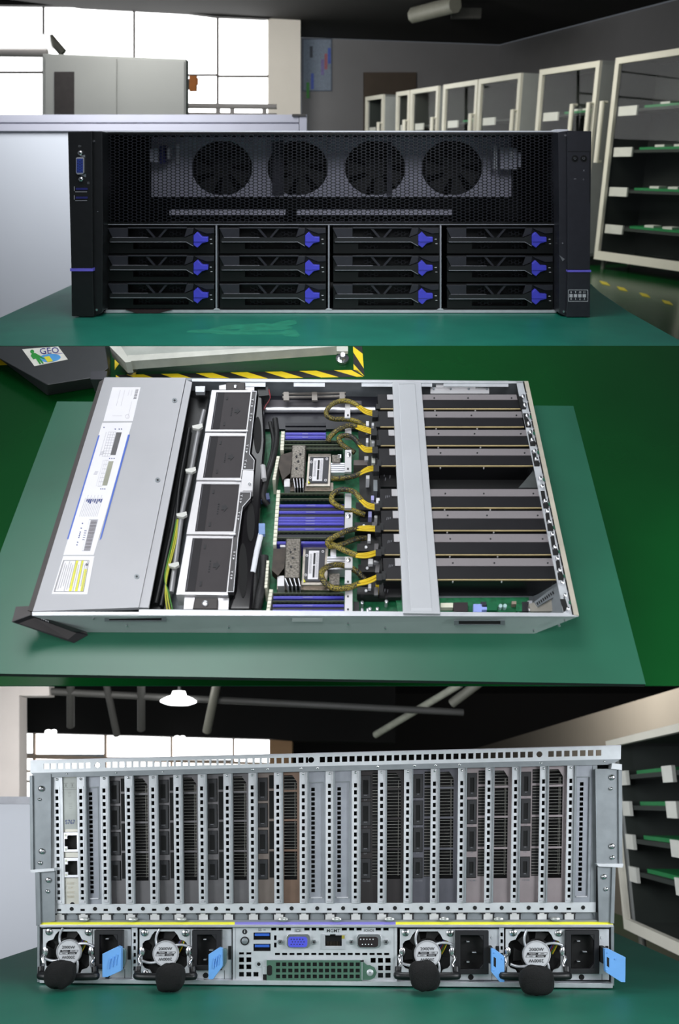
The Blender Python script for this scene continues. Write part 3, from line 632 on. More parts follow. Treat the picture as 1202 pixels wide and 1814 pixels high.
# --- chassis
sm = thing('rack_server', PM.P(560, 880, HC - .8), R_MID, 'opened silver rack server seen from above, eight graphics cards and yellow cables inside', 'server')
FL_ = HC - 3                                                            # inner floor depth
TL, TR, BR, BL = (185, 668), (935, 675), (1025, 1090), (57, 1085)
b = MB()
b.prism(PM, [TL, (934, 675), (934, 679.5), (184, 672.5)], 0, HC - 1)                # far wall
b.prism(PM, [(183, 672), (935, 679), (1010, 1086), (70, 1084)], HC - 4, HC - 1)      # floor pan
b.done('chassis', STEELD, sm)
b = MB(); loft(b, [PM.P(x, y, 0) for x, y in [(57, 1085), (1023, 1088.5), (1024, 1092), (57, 1091)]], [PM.P(x, y, HC - 1) for x, y in [(150, 1115), (948, 1118), (946, 1122.5), (152, 1120)]]); b.done('side_panel', mat('side_panel_zinc', rgb(186, 198, 196), .5, .15, .06, 20), sm)
b = MB(); b.prism(PM, [(57, 1083.5), (246, 1084), (246, 1089), (57, 1090.5)], -1.5, 0); b.prism(PM, [(246, 1079.5), (1023, 1086), (1024, 1092), (246, 1090)], -1.6, 0); b.prism(PM, [(340, 671), (935, 675.2), (935, 679), (340, 675.5)], -1.5, 0)
for x0, x1 in ((425, 470), (520, 575), (640, 695), (746, 765), (785, 900)): b.prism(PM, [(x0, 674), (x1, 674.4), (x1, 685), (x0, 684.5)], .6, 1.6)
b.done('rim', STEEL, sm)
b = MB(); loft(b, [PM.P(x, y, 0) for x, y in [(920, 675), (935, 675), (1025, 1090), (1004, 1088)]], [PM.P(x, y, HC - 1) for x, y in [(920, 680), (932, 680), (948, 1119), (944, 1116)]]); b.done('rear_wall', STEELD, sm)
b = MB(); b.prism(PM, [(914, 676), (926, 676), (1014, 1088), (998, 1088)], -1.5, 1); b.prism(PM, [(928, 675), (935, 675), (1025, 1090), (1016, 1089)], -3, 0, 1); b.prism(PM, [(925.5, 675.5), (928, 675.5), (1016, 1089), (1013, 1089)], -1.8, 0, 2)
b.done('rear_flange', [STEEL, mat('flange_edge', rgb(196, 188, 172), .45, .2), VOID], sm)
# side details of the near wall
def on_wall(x, y): return x, y, 0
NW = Plane(PM.P(550, 1091.5, 0), (R_MID @ V((0, 1, 0)) * .98 + UP_M * -.12), 1 / 1500.)
for x0, x1, y in ((193, 286, 1092.5), (812, 886, 1099)):
    b = MB(); b.plate(NW, x0 - 8, y, x1 + 8, y + 8.5, [(x0, y + 1, x1, y + 7)], -1.5, 0); b.box(NW, x0, y + 1, x1, y + 7, -.8, 0, 1); b.done('side_handle', [STEELD, VOID], sm)
b = MB(); b.box(NW, 517, 1096, 571, 1101.5, -.8, 0); b.done('side_label', mat('side_label', rgb(176, 188, 184), .5), sm)
for x, y in ((225, 1109), (682, 1114), (616, 1106), (405, 1112), (945, 1118), (990, 1109), (1000, 1100), (166, 1096)):
    b = MB(); b.disc(NW, x, y, 2, -3, 0, 10, dome=.8); b.done('rivet', CHROME, sm)
# --- front lid, bezel and ears
b = MB(); b.prism(PM, [(185, 669), (329, 669), (245.5, 1076), (58, 1083)], -3, 4); b.prism(PM, [(329.6, 673), (340, 677), (263, 1076.5), (246.5, 1076)], -1.5, 3)
ld = b.done('front_lid', LID, sm)
for x, y in ((309, 709), (279, 850), (242, 1021)):
    b = MB(); b.disc(PM, x, y, 4.6, -4, -3, 14, 4.2); b.disc(PM, x, y, 2, -4.6, -4, 8, 1.8, 1); b.done('screw', [STEELD, INK], ld)
b = MB(); b.prism(PM, [(176, 676), (184.5, 671), (58, 1083), (49, 1081)], -2, HC - 2); b.done('front_bezel', mat('bezel_brown', rgb(66, 61, 60), .5, .1), sm)
b = MB(); loft(b, [PM.P(x, y, 0) for x, y in [(161, 657), (190, 657.5), (188, 668), (184, 672), (160, 672)]], [PM.P(x, y, HC - 2) for x, y in [(168, 681), (192, 681), (190, 690), (186, 694), (168, 694)]]); b.done('ear', DARKP, sm)
b = MB(); EARM = mat('ear_brown', rgb(70, 66, 66), .5)
loft(b, [PM.P(x, y, 0) for x, y in [(28, 1074.5), (53, 1073.5), (54, 1090), (21, 1102)]], [PM.P(x, y, HC - 1.5) for x, y in [(104, 1106), (150, 1106), (155, 1124), (130, 1138.5)]])
ea = b.done('ear', [EARM], sm)
b = MB(); loft(b, [PM.P(x, y, -.3) for x, y in [(21, 1102), (54, 1090), (53.4, 1089), (20.5, 1101)]], [PM.P(x, y, HC - 1.2) for x, y in [(131, 1139.2), (156, 1125), (155.4, 1124), (130.5, 1138)]]); b.done('ear_face', BLACK, ea)
b = MB(); b.prism(NW, [(56, 1091), (66, 1091), (152, 1119), (128, 1119)], -1.2, -.4); b.done('ear_flange', mat('ear_flange', rgb(58, 62, 62), .45, .3), ea)
b = MB()
for k in range(4): b.prism(NW, [(73 + k * 3.6, 1096 + k * 1.3), (74.2 + k * 3.6, 1096.4 + k * 1.3), (77.5 + k * 3.6, 1102 + k * 1.3), (76.2 + k * 3.6, 1101.6 + k * 1.3)], -2, -1.3)
b.done('ear_print', WHITE, ea)
# --- stickers on the lid
s1 = [(199, 686), (249, 686), (235, 746), (183, 746)]
b = MB(); b.prism(PM, s1, -3.5, -3)
for k in range(9): b.prism(PM, sub(s1, .84, .06 + k * .033, .94, .06 + k * .033 + (.02 if k % 3 else .012)), -3.8, -3.5, 1)
for u in (.30, .46, .62, .72): b.prism(PM, sub(s1, u, .08, u + .012, .55 - .3 * (u > .6)), -3.7, -3.5, 2)
b.prism(PM, sub(s1, .80, .42, .812, .9), -3.7, -3.5, 2); c = quv(s1, .78, .86); b.ring(PM, c[0], c[1], 3.2, 3.9, -3.8, -3.5, 14, mi=2); b.prism(PM, sub(s1, .26, .84, .6, .85), -3.7, -3.5, 2)
b.done('rating_sticker', [STICK, mat('faint_print', rgb(120, 118, 124), .6), mat('fainter_print', rgb(206, 202, 208), .6)], ld)
s2 = [(181, 749), (234, 748.5), (166, 983), (112, 983)]
b = MB(); b.prism(PM, s2, -3.5, -3)
b.prism(PM, [(174, 771), (176.5, 771), (121, 955), (118.5, 955)], -3.8, -3.5, 1); b.prism(PM, [(226.5, 770), (230, 770), (179.5, 953), (176, 957)], -3.8, -3.5, 1)
b.prism(PM, [(206, 766), (215.5, 766), (204.5, 806), (195.5, 806)], -3.8, -3.5, 2); b.prism(PM, [(192.5, 817), (201, 817), (189.5, 860), (181, 860)], -3.8, -3.5, 3)
for q, nu, nv in (([(188, 765), (205, 765), (194.5, 808), (176, 808)], 4, 9), ([(183, 815), (192, 815), (180, 861), (170, 861)], 3, 6)):
    for k in range(nu + 1): b.prism(PM, sub(q, k / nu, 0, k / nu + .03, 1), -3.7, -3.5, 4)
    for k in range(nv + 1): b.prism(PM, sub(q, .25, k / nv, 1, k / nv + .012), -3.7, -3.5, 4)
for x, y, n in ((181, 800, 3), (170, 835, 3)):
    for k in range(n): b.prism(PM, [(x - k * 1.2 - 2, y + k * 2.2), (x - k * 1.2 + 4, y + k * 2.2), (x - k * 1.2 + 4, y + k * 2.2 + 1), (x - k * 1.2 - 2, y + k * 2.2 + 1)], -3.7, -3.5, 4)
for x, y in ((204, 760), (211, 760), (215, 760), (194, 812), (198, 812), (202, 812), (178.5, 866), (182, 866), (185.5, 866), (184, 757)): b.disc(PM, x, y, 1.1, -3.8, -3.5, 8, mi=5)
tq2 = [(153, 877), (186, 877), (174, 915), (140, 915)]
for k in range(11): b.prism(PM, sub(tq2, k / 11, 0 if k % 2 else .12, k / 11 + .02, 1), -3.7, -3.5, 4)
for k in range(8): b.prism(PM, sub(tq2, .08 + k * .11, .18, .16 + k * .11, .30 + .05 * (k % 3)), -3.7, -3.5, 5)
bq = [(158, 920), (174, 920), (160, 976), (145, 976)]
b.prism(PM, sub(bq, 0, 0, .98, 1), -3.65, -3.5, 4)
for k in range(26): b.prism(PM, sub(bq, .22, .03 + k * .037, .92, .03 + k * .037 + (.022 if k % 3 else .012)), -3.9, -3.6, 6)
b.prism(PM, sub(bq, .02, .02, .18, .98), -3.8, -3.6, 0)
for k in range(8): c = lerp((146, 927), (136, 966), [0, .22, .40, .48, .56, .64, .86, .98][k]); b.disc(PM, c[0], c[1], 1.2, -3.8, -3.5, 8, mi=5)
for k in range(5): b.prism(PM, sub(bq, -.25, .35 + k * .07, -.02, .37 + k * .07), -3.7, -3.5, 5)
b.done('service_sticker', [STICK, STICKB, mat('sticker_dark_block', rgb(96, 94, 96), .6), mat('sticker_tan_block', rgb(156, 156, 140), .6), mat('fainter_print2', rgb(186, 184, 192), .6), INKBLUE, mat('faint_print2', rgb(110, 106, 108), .6)], ld)
s3 = [(112, 985), (167, 985), (154.5, 1053), (91.5, 1052)]
b = MB(); b.prism(PM, s3, -3.5, -3); iq = sub(s3, .0, .10, .86, .93); iq = [(112, 992.5), (158, 992.5), (148, 1048), (95, 1048)]
for u, v0, v1 in ((.50, 0, 1), (.70, 0, 1), (.885, .28, 1)): b.prism(PM, sub(iq, u, v0, u + .09, v1), -3.75, -3.5, 1)
for k in range(13): b.prism(PM, sub(iq, .03 + k * .075, .02 + .06 * (k % 3), .03 + k * .075 + .014, .98 - .05 * (k % 4)), -3.9, -3.5, 2)
qring(b, PM, iq, sub(iq, .015, .012, .985, .988), -3.8, -3.5, 3); b.disc(PM, 153.5, 1000, 2.4, -3.9, -3.5, 12, mi=3)
b.done('caution_sticker', [STICK, mat('highlight_yellow', rgb(228, 226, 70), .55), mat('faint_print3', rgb(150, 146, 150), .6), mat('faint_print4', rgb(96, 96, 100), .6)], ld)

# --- bay between lid and fans
b = MB(); b.prism(PM, [(341, 680), (372, 690), (300, 1080), (262, 1080)], 30, 34); b.done('bay_plate', BLACK2, sm)
b = MB(); b.tube([PM.P(361, 728, 12), PM.P(349, 775, 12), PM.P(338, 835, 12), PM.P(322, 910, 12), PM.P(310, 1000, 14), PM.P(303, 1050, 16)], .0034, 10); b.done('support_rod', mat('rod_grey', rgb(160, 160, 162), .35, .4), sm)
for x, y in ((350, 755), (338, 832), (322, 911), (308, 1000)):
    b = MB(); b.prism(PM, [(x - 10, y - 1), (x + 8, y - 5), (x + 9, y + 1), (x + 2, y + 5), (x - 9, y + 3)], 2, 8); b.done('cable_clip', mat('clip_white', rgb(214, 214, 208), .5), sm)
b = MB(); b.prism(PM, [(346, 684), (363, 684), (362, 694), (346, 694)], 4, 14); b.done('corner_block', STEEL, sm)
b = MB(); b.tube(curve([PM.P(330, 790, 22), PM.P(318, 860, 20), PM.P(310, 940, 16), PM.P(300, 1000, 20), PM.P(285, 1074, 24)]), .0028, 8); b.tube(curve([PM.P(335, 760, 24), PM.P(312, 900, 22), PM.P(296, 980, 22), PM.P(276, 1070, 26)]), .0035, 8); b.done('black_cable', BLACK, sm)
for k in range(3):
    b = MB(); b.tube(curve([PM.P(316 - k * 1.5, 920, 12), PM.P(311 - k * 3, 960, 9), PM.P(296 - k * 2, 1020, 10), PM.P(293 + k * 3, 1052, 10), PM.P(302 + k * 5 - 6, 1082, 16)]), .0010, 6)
    b.done('yellow_wire', mat('lime_wire', rgb(190, 190, 60), .45) if k < 2 else mat('green_wire', rgb(70, 130, 50), .45), sm)

# --- fan modules
fans = [((375, 691), (446, 691), (437.5, 764), (363, 764), (383, 694.5), (444, 694.5), (436, 761), (373, 761)),
        ((363.5, 767), (437, 767.5), (426.5, 851), (347.5, 850), (371, 772), (434, 772), (425.5, 846.5), (359, 846.5)),
        ((348, 853), (427, 853.5), (416, 947), (330, 946), (357, 857), (424, 857.5), (414.5, 941.5), (345, 941.5)),
        ((330.5, 949), (413, 950), (402.5, 1054), (312, 1053), (341, 953), (411.5, 953.5), (401, 1049), (327, 1048.5))]
for i, q in enumerate(fans):
    b = MB(); qring(b, PM, q[:4], q[4:], -4, 30); fm = b.done('fan_module', SILVER, sm)
    c = q[4:]; b = MB(); b.prism(PM, c, -1.5, 20); cov = b.done('smoked_cover', FANLID, fm)
    b = MB(); b.prism(PM, sub(c, 0, 0, .24, 1), -2, -1.5); b.prism(PM, sub(c, .03, 0, .04, .97), -2.6, -1.5, 2)
    b.prism(PM, sub(c, .31, .12, .36, .20), -2.4, -1.5, 1); b.prism(PM, sub(c, .33, .80, .38, .89), -2.4, -1.5, 1)
    A = lambda u, v: quv(c, .60 + u * .16, .50 + v * .14)
    b.prism(PM, [A(0, -.3), A(.45, -.3), A(.45, -.62), A(1, 0), A(.45, .62), A(.45, .3), A(0, .3)], -2.4, -1.5, 1)
    for k in range(5): b.prism(PM, sub(c, .50, .40 + k * .05, .535, .43 + k * .05), -2.2, -1.5, 1)
    b.done('cover_print', [mat('smoked_band', rgb(36, 34, 37), .5, spec=.2), INK, GREYP], cov)
    b = MB(); e0, e1 = q[2], q[1]; b.tube([PM.P(q[2][0] - 9, q[2][1] - .5, -6), PM.P(q[2][0] + 1, q[2][1] - .5, -6)], .0016, 8); b.done('latch_pin', STEELB, fm)
for pts, nums in (([(446, 693), (454, 693), (441.5, 804), (450, 815), (449, 832), (429, 832), (437, 764)], [(447, 712, '1'), (444.5, 737, '2'), (437.5, 793, '3'), (434.5, 820, '4')]), ([(424, 872), (444, 872), (443, 882), (429, 898), (421, 955), (413.5, 1048), (402, 1048), (412, 955)], [(427, 882, '5'), (423, 912, '6'), (414.5, 982, '7'), (410.5, 1017, '8')])):
    b = MB(); b.prism(PM, pts, -3, 8); n = len(pts)
    st = b.done('label_strip', mat('strip_grey', rgb(64, 62, 64), .45), sm)
    b = MB()
    for x, y, t in nums:
        b.text(PM, 'Y', (x, y - 4), (0, 6), (6, 0), -3.4); b.text(PM, t, (x - .8, y + 2), (0, 5), (5, 0), -3.4); b.prism(PM, [(x - 3, y + 6), (x + .6, y + 6), (x - 1, y + 9)], -3.6, -3)
    for i in range(n):
        a, c_ = pts[i], pts[(i + 1) % n]; dx, dy = c_[0] - a[0], c_[1] - a[1]; L_ = math.hypot(dx, dy); nx, ny = -dy / L_ * .45, dx / L_ * .45
        b.prism(PM, [(a[0] - nx, a[1] - ny), (c_[0] - nx, c_[1] - ny), (c_[0] + nx, c_[1] + ny), (a[0] + nx, a[1] + ny)], -3.4, -2.8)
    b.done('strip_print', WHITE, st)
b = MB(); b.prism(PM, [(430, 833), (449, 833.5), (447, 871), (425, 871)], -5, 10); b.prism(PM, [(432, 848), (448, 849), (447, 869), (430, 869)], -7, -5)
lt = b.done('centre_latch', SILVER, sm); b = MB(); b.disc(PM, 442, 857, 3.4, -8.5, -7, 14, 3.2); b.ring(PM, 442, 857, 1.4, 2.2, -9, -8.4, 12, mi=1); b.done('screw', [CHROME, INK], lt)
for pts, sx, sy, pl1, pl2 in (([(400, 677), (434, 677), (434, 690), (400, 690)], 416.5, 683.5, [(388, 683), (400, 681), (400, 690), (388, 690)], [(434, 680), (450, 680), (450, 692), (434, 690)]),
                     ([(345, 1058), (386, 1059), (385, 1078.5), (341, 1078)], 363, 1068.5, [(327, 1057), (345, 1058), (341, 1079), (325, 1079)], [(386, 1059), (405, 1060), (404, 1080), (385, 1080)])):
    b = MB(); b.prism(PM, pts, -4, 6); mt = b.done('fan_mount', mat('mount_brown', rgb(52, 47, 46), .5), sm, bevel=.0012)
    b = MB(); b.disc(PM, sx, sy, 6 if sy > 900 else 3.6, -6, -4, 18, 5.4 if sy > 900 else 3.2, dome=1); b.done('screw', CHROME, mt)
    b = MB(); b.prism(PM, pl1, 2, 8); b.done('mount_plate', SILVER, mt)
    b = MB(); b.prism(PM, pl2, 2, 8); b.done('mount_plate', SILVER, mt)
GLOSSB = mat('glossy_black', rgb(20, 18, 20), .12, 0, .3, 25)
b = MB()
for (x0, y0, x1, y1) in ((452, 700, 466, 830), (436, 905, 452, 1075)):
    pts = [PM.P(x0 + (x1 - x0) * t + 6 * math.sin(math.pi * t), y0 + (y1 - y0) * t, 16) for t in [k / 10 for k in range(11)]]
b.prism(PM, [(455, 695), (466, 705), (470, 780), (462, 880), (457, 960), (445, 1078), (404, 1078), (415, 1048), (430, 898), (444, 882), (450, 815), (442, 804)], 8, 50); b.done('fan_duct', GLOSSB, sm, bevel=.003)
for x, y, rx, ry in ((446, 770, 7, 32), (434, 925, 7, 34), (420, 1010, 8, 48)):
    b = MB(); b.disc(PM, x + 10, y, rx, 6.5, 9, 24, ry); b.done('duct_opening', VOID, sm)

# --- mainboard and inner walls
BD = FL_ - 6
b = MB(); b.prism(PM, [(466, 742), (660, 742), (668, 800), (716, 1083), (462, 1083)], BD, BD + 4); b.done('mainboard', PCB, sm)
b = MB(); b.prism(PM, [(466, 700), (690, 700), (690, 760), (470, 760)], BD - 8, BD + 2); b.done('air_shroud', mat('shroud_black', rgb(36, 36, 44), .4), sm)
b = MB(); b.tube([PM.P(458, 726, BD - 14), PM.P(664, 726, BD - 14)], .0045, 12); b.done('bright_bar', STEELB, sm)
b = MB(); b.prism(PM, [(462, 708), (640, 710), (640, 722), (460, 722)], BD - 10, BD - 4); b.done('grey_channel', mat('channel_grey', rgb(120, 116, 120), .4, .5), sm)
b = MB(); b.prism(PM, [(500, 696), (612, 694), (612, 696), (500, 698)], 18, 22); b.prism(PM, [(500, 702), (612, 700), (612, 702), (500, 704)], 18, 22)
for x in (502, 552, 601): b.prism(PM, [(x, 694), (x + 9, 694), (x + 10, 709), (x, 709)], 14, 18)
b.done('cable_guide', mat('guide_grey', rgb(138, 132, 126), .4, .4), sm)
b = MB(); b.prism(PM, [(762, 686), (866, 686), (866, 697), (762, 697)], 8, 16); b.prism(PM, [(772, 681), (842, 681), (842, 686), (772, 686)], 4, 8); br = b.done('wall_bracket', SILVER, sm)
for x in (768, 798, 830, 862): b = MB(); b.disc(PM, x, 688, 2, 6, 8, 10); b.done('screw', STEELD, br)
b = MB(); b.prism(PM, [(455, 683), (474, 683), (476, 700), (458, 702)], 6, 20); b.done('cable_connector', BLACK, sm)
for k in range(2): b = MB(); b.tube(curve([PM.P(472 + k * 4, 690, 10), PM.P(478, 706, 12), PM.P(472, 716, 16), PM.P(466 - k * 3, 735, 24)]), .001, 6); b.done('red_wire' if k else 'black_wire', mat('red_wire', rgb(150, 40, 48), .5) if k else BLACK, sm)
# thick cables beside the fans
for pts, r in (([(487, 742), (490, 775), (484, 810), (472, 850), (466, 880), (474, 895)], .0042), ([(478, 748), (484, 780), (480, 812), (470, 840)], .003), ([(468, 985), (466, 1020), (461, 1050), (455, 1080)], .0055), ([(452, 940), (447, 985), (452, 1030), (446, 1080)], .0035)):
    b = MB(); b.tube(curve([PM.P(x, y, 14 + 10 * (i % 2)) for i, (x, y) in enumerate(pts)]), r, 10); b.done('sleeved_cable', mat('sleeve_black', rgb(26, 26, 27), .6, 0, .9, 700), sm)
b = MB(); b.tube([PM.P(465, 826, 12), PM.P(467, 850, 12)], .004, 12); b.done('cable_wrap', mat('wrap_grey', rgb(190, 188, 190), .4), sm)
b = MB(); b.tube([PM.P(462, 946, 10), PM.P(455, 975, 10), PM.P(447, 1015, 12)], .0036, 12); b.done('cable_wrap', mat('wrap_white', rgb(228, 230, 236), .45), sm)
b = MB(); b.prism(PM, [(458, 927), (469, 927), (469, 946), (458, 946)], 4, 12); b.done('blue_plug', mat('plug_blue', rgb(120, 150, 200), .45), sm)
b = MB(); b.prism(PM, [(462, 875), (476, 873), (478, 884), (462, 886)], 12, 24); b.done('blue_plug', mat('plug_navy', rgb(52, 66, 110), .45), sm)

# --- memory banks
def memory(x0, x1, y, kind, h=5.2, dx=0, d=14):
    q = [(x0, y), (x1, y), (x1 + dx, y + h), (x0 - dx * .4, y + h)]
    b = MB()
    if kind == 'blue': b.prism(PM, q, d, BD); b.prism(PM, sub(q, .02, .3, .98, .55), d - 1, d, 1); b.prism(PM, sub(q, .42, .25, .56, .6), d - 1.3, d, 2); return b.done('memory_slot', [SLOTB, mat('slot_groove', rgb(92, 88, 205), .35), mat('slot_mark', rgb(120, 118, 190), .4)], sm)
    if kind == 'dark': b.prism(PM, q, d + 2, BD); return b.done('memory_slot', SLOTK, sm)
    b.prism(PM, q, d + 4, BD); b.prism(PM, sub(q, 0, .0, 1, .2), d - 2, d + 4, 1)
    n = 14
    for k in range(n): b.prism(PM, sub(q, .05 + k * .066, .35, .05 + k * .066 + .035, .85), d + 2, d + 4, 2)
    return b.done('memory_module', [PCBD, mat('module_edge', rgb(84, 92, 74), .5), INK], sm)
for y, k in ((749, 'dark'), (757, 'dark'), (766, 'blue'), (772, 'blue'), (780, 'module'), (787, 'module'), (793, 'module')): memory(505 if k != 'module' else 503, 577 + (y > 778) * 30, y, k)
rows2 = [(873, 'module'), (883, 'module'), (893.5, 'blue'), (899.5, 'dark'), (905, 'blue'), (910.5, 'dark'), (915.5, 'blue'), (920.5, 'blue'), (925.5, 'blue'), (930.5, 'dark'), (935, 'blue'), (940.5, 'module'), (947, 'dark'), (952, 'module'), (959, 'blue')]
for y, k in rows2: memory(495 - (y - 873) * .07, 609 if y < 950 else 578, y, k, 4.8)
for y, k in ((1050, 'module'), (1056, 'blue'), (1064, 'module'), (1070.5, 'blue'), (1076, 'dark'), (1080, 'blue')): memory(484 - (y - 1050) * .05, 609, y, k, 4.6)
def latches(xa, ya, xb, yb, n, w_=6):
    for k in range(n):
        t0, t1 = k / n, (k + .82) / n; p, q = lerp((xa, ya), (xb, yb), t0), lerp((xa, ya), (xb, yb), t1)
        b = MB(); b.prism(PM, [p, (p[0] + w_, p[1]), (q[0] + w_, q[1]), q], 8, BD); b.done('slot_latch', CREAM, sm)
latches(498, 764, 496, 798, 6); latches(490, 868, 483, 966, 14); latches(477, 1044, 471, 1084, 6); latches(490, 808, 482, 851, 8, 5); latches(472, 993, 468, 1042, 8, 4.5)
# --- heat sinks and processors
def heatsink(q, fin, cpu, lab, hinge, base):
    b = MB(); b.prism(PM, base, 34, BD); hs = b.done('heat_sink', mat('fin_grey', rgb(150, 140, 130), .35, .7, .25, 300), sm)
    b = MB(); b.prism(PM, q, 6, 36); blk = b.done('cooler_block', NICKEL, hs, bevel=.0015)
    b = MB()
    for u, v in ((.35, .35), (.62, .28), (.40, .72), (.5, .5)): c = quv(q, u, v); b.disc(PM, c[0], c[1], 2, 5, 6, 10)
    b.done('block_screw', INK, hs)
    b = MB()
    for k in range(4): b.prism(PM, sub(fin, k / 3.2, 0, k / 3.2 + .06, 1), 8, 34)
    b.prism(PM, sub(fin, 0, 0, 1, 1), 20, 34, 1); b.done('fin', [STEELB, VOID], hs)
    b = MB(); b.prism(PM, cpu, 24, 40); b.done('processor_carrier', mat('carrier_nickel', rgb(186, 178, 168), .3, .75, .2, 120), hs)
    b = MB(); b.prism(PM, lab, 22, 24); lbp = b.done('carrier_plate', mat('plate_dark', rgb(44, 44, 50), .4), hs)
    w4 = sub(lab, .18, .06, .70, .93); b = MB(); b.prism(PM, w4, 21.4, 22)
    b.prism(PM, sub(w4, .46, .08, .66, .48), 21, 21.4, 1); b.prism(PM, sub(w4, .46, .52, .66, .94), 21, 21.4, 1)
    for k in range(5): b.prism(PM, sub(w4, .1 + k * .05, .1, .12 + k * .05, .8), 21.1, 21.4, 2)
    for k in range(4): b.prism(PM, sub(w4, .74 + k * .06, .06, .76 + k * .06, .94), 21.1, 21.4, 2)
    for u, v in ((.08, .2), (.08, .8), (.88, .08), (.88, .9)): c = quv(lab, u, v); b.ring(PM, c[0], c[1], 1.4, 2.2, 21.4, 22, 12, mi=0)
    b.prism(PM, [quv(lab, -.02, .92), quv(lab, .08, 1.0), quv(lab, -.02, 1.02)], 21.5, 23, 3)
    b.done('carrier_label', [STICK, INK, GREYP, YSTRIP], hs)
    b = MB(); b.prism(PM, hinge, 12, 30); b.done('clamp', mat('clamp_dark', rgb(58, 50, 44), .4, .4, .3, 100), hs)
heatsink([(517, 788), (542, 788), (539, 846), (514, 846)], [(519, 847), (537, 847), (537, 864), (522, 864)], [(546, 804), (586, 804), (584, 861), (542, 861)], [(549, 809), (583, 809), (580, 855), (546, 855)], [(497, 806), (517, 800), (514, 838), (500, 850), (493, 826)], [(505, 855), (590, 855), (590, 870), (503, 870)])
heatsink([(506, 953), (533, 953), (531, 1023), (503, 1023)], [(504, 1024), (529, 1024), (532, 1038), (510, 1038)], [(537, 966), (581, 966), (579, 1036), (534, 1036)], [(541, 972), (576, 972), (573, 1030), (538, 1030)], [(484, 972), (506, 972), (503, 1006), (492, 1020), (481, 1010)], [(491, 1028), (592, 1030), (590, 1046), (490, 1044)])
for q, c in (([(586, 820), (610, 820), (610, 838), (586, 838)], STEELB), ([(579, 986), (611, 986), (611, 1010), (579, 1010)], STEELB)):
    b = MB()
    for k in range(5): b.prism(PM, sub(q, 0, k / 5, 1, k / 5 + .14), 20, 44)
    b.done('heat_pipe_fins', c, sm)
for x, y, w_, h_, m_ in ((588, 806, 14, 12, NICKEL), (583, 1016, 18, 20, NICKEL), (585, 972, 10, 12, STEELB), (503, 848, 10, 14, SILVER), (491, 1020, 12, 18, SILVER), (598, 805, 6, 6, CHROME), (585, 1050, 20, 3, STEELB), (520, 789, 10, 4, STEELB), (496, 963, 9, 6, SILVER)):
    b = MB(); b.box(PM, x, y, x + w_, y + h_, 16, BD); b.done('clip', m_, sm)
# --- centre bracket
cb = None
for y0, y1, w_ in ((716, 740, 9), (758, 776, 11), (797, 836, 11), (874, 900, 11), (908, 939, 13), (986, 1006, 13), (1010, 1034, 11), (1044, 1084, 13)):
    b = MB(); b.prism(PM, [(611, y0), (611 + w_, y0), (611 + w_, y1), (610, y1)], 6, 12); cb = b.done('centre_bracket', SILVER, sm)
for x, y in ((617, 805), (617, 914), (617, 992), (616, 769), (616, 830), (616, 735), (616, 1030), (616, 1056), (616, 1079)): b = MB(); b.disc(PM, x, y, 4.2 if y in (805, 914, 992) else 1.6, 4.5, 6, 14, dome=1 if y in (805, 914, 992) else 0); b.done('screw', CHROME if y in (805, 914, 992) else INK, cb)
b = MB(); b.prism(PM, [(626, 815), (650, 815), (650, 824), (626, 824)], 20, 44); b.done('chip', mat('chip_grey', rgb(96, 88, 86), .4), sm)
# risers, risers' brackets and small parts at the card ends
cy_cards = [(704, 724), (734, 756), (766, 789), (800, 825), (872, 899), (911, 939), (952, 982), (995, 1026)]
b = MB(); b.prism(PM, [(634, 735), (668, 735), (688, 1060), (640, 1060)], 40, BD); b.done('riser_board', mat('riser_black', rgb(24, 25, 26), .45), sm)
for x, y in ((628, 925), (632, 963), (634, 1000), (632, 1040), (630, 890)):
    b = MB(); b.prism(PM, [(x, y), (x + 36, y), (x + 37, y + 13), (x, y + 13)], 22, 40); rp = b.done('riser_plate', mat('riser_plate', rgb(32, 32, 34), .4), sm)
    b = MB(); b.prism(PM, [(x + 31, y), (x + 38, y), (x + 37, y + 14), (x + 30, y + 14)], 18, 22); b.done('bracket_tab', mat('tab_grey', rgb(112, 110, 112), .4, .4), rp)
    b = MB(); b.disc(PM, x + 16, y + 6, 2.4, 20, 22, 10); b.done('screw', WHITE, rp)
for x, y, w_, h_, m_ in ((648, 746, 5, 8, WHITE), (658, 749, 4, 5, WHITE), (655, 771, 7, 9, TAG), (648, 776, 4, 8, WHITE), (658, 780, 5, 5, WHITE), (645, 808, 7, 7, STEELB), (658, 808, 6, 12, TAG), (648, 842, 6, 6, WHITE), (661, 850, 7, 20, STEELD), (657, 878, 5, 8, mat('lilac_plug', rgb(170, 170, 225), .4)), (666, 882, 6, 9, WHITE), (652, 906, 6, 10, mat('lilac_plug', rgb(170, 170, 225), .4)), (663, 912, 5, 5, WHITE), (651, 946, 5, 12, WHITE), (652, 990, 8, 9, WHITE), (662, 993, 8, 3, STEELB), (652, 1034, 5, 8, WHITE), (665, 1033, 6, 5, YWIRE)):
    b = MB(); b.box(PM, x, y, x + w_, y + h_, 14, 40); b.done('small_part', m_, sm)
for x, y in ((641, 1067), (655, 1078), (668, 1078), (684, 1065), (641, 1080), (651, 1080)):
    b = MB(); b.disc(PM, x, y, 3, 36, BD, 14, dome=1); b.done('capacitor', STEELB, sm)
b = MB(); b.prism(PM, [(626, 1066), (636, 1066), (636, 1084), (626, 1084)], 24, BD); b.done('connector_strip', BLACK, sm)
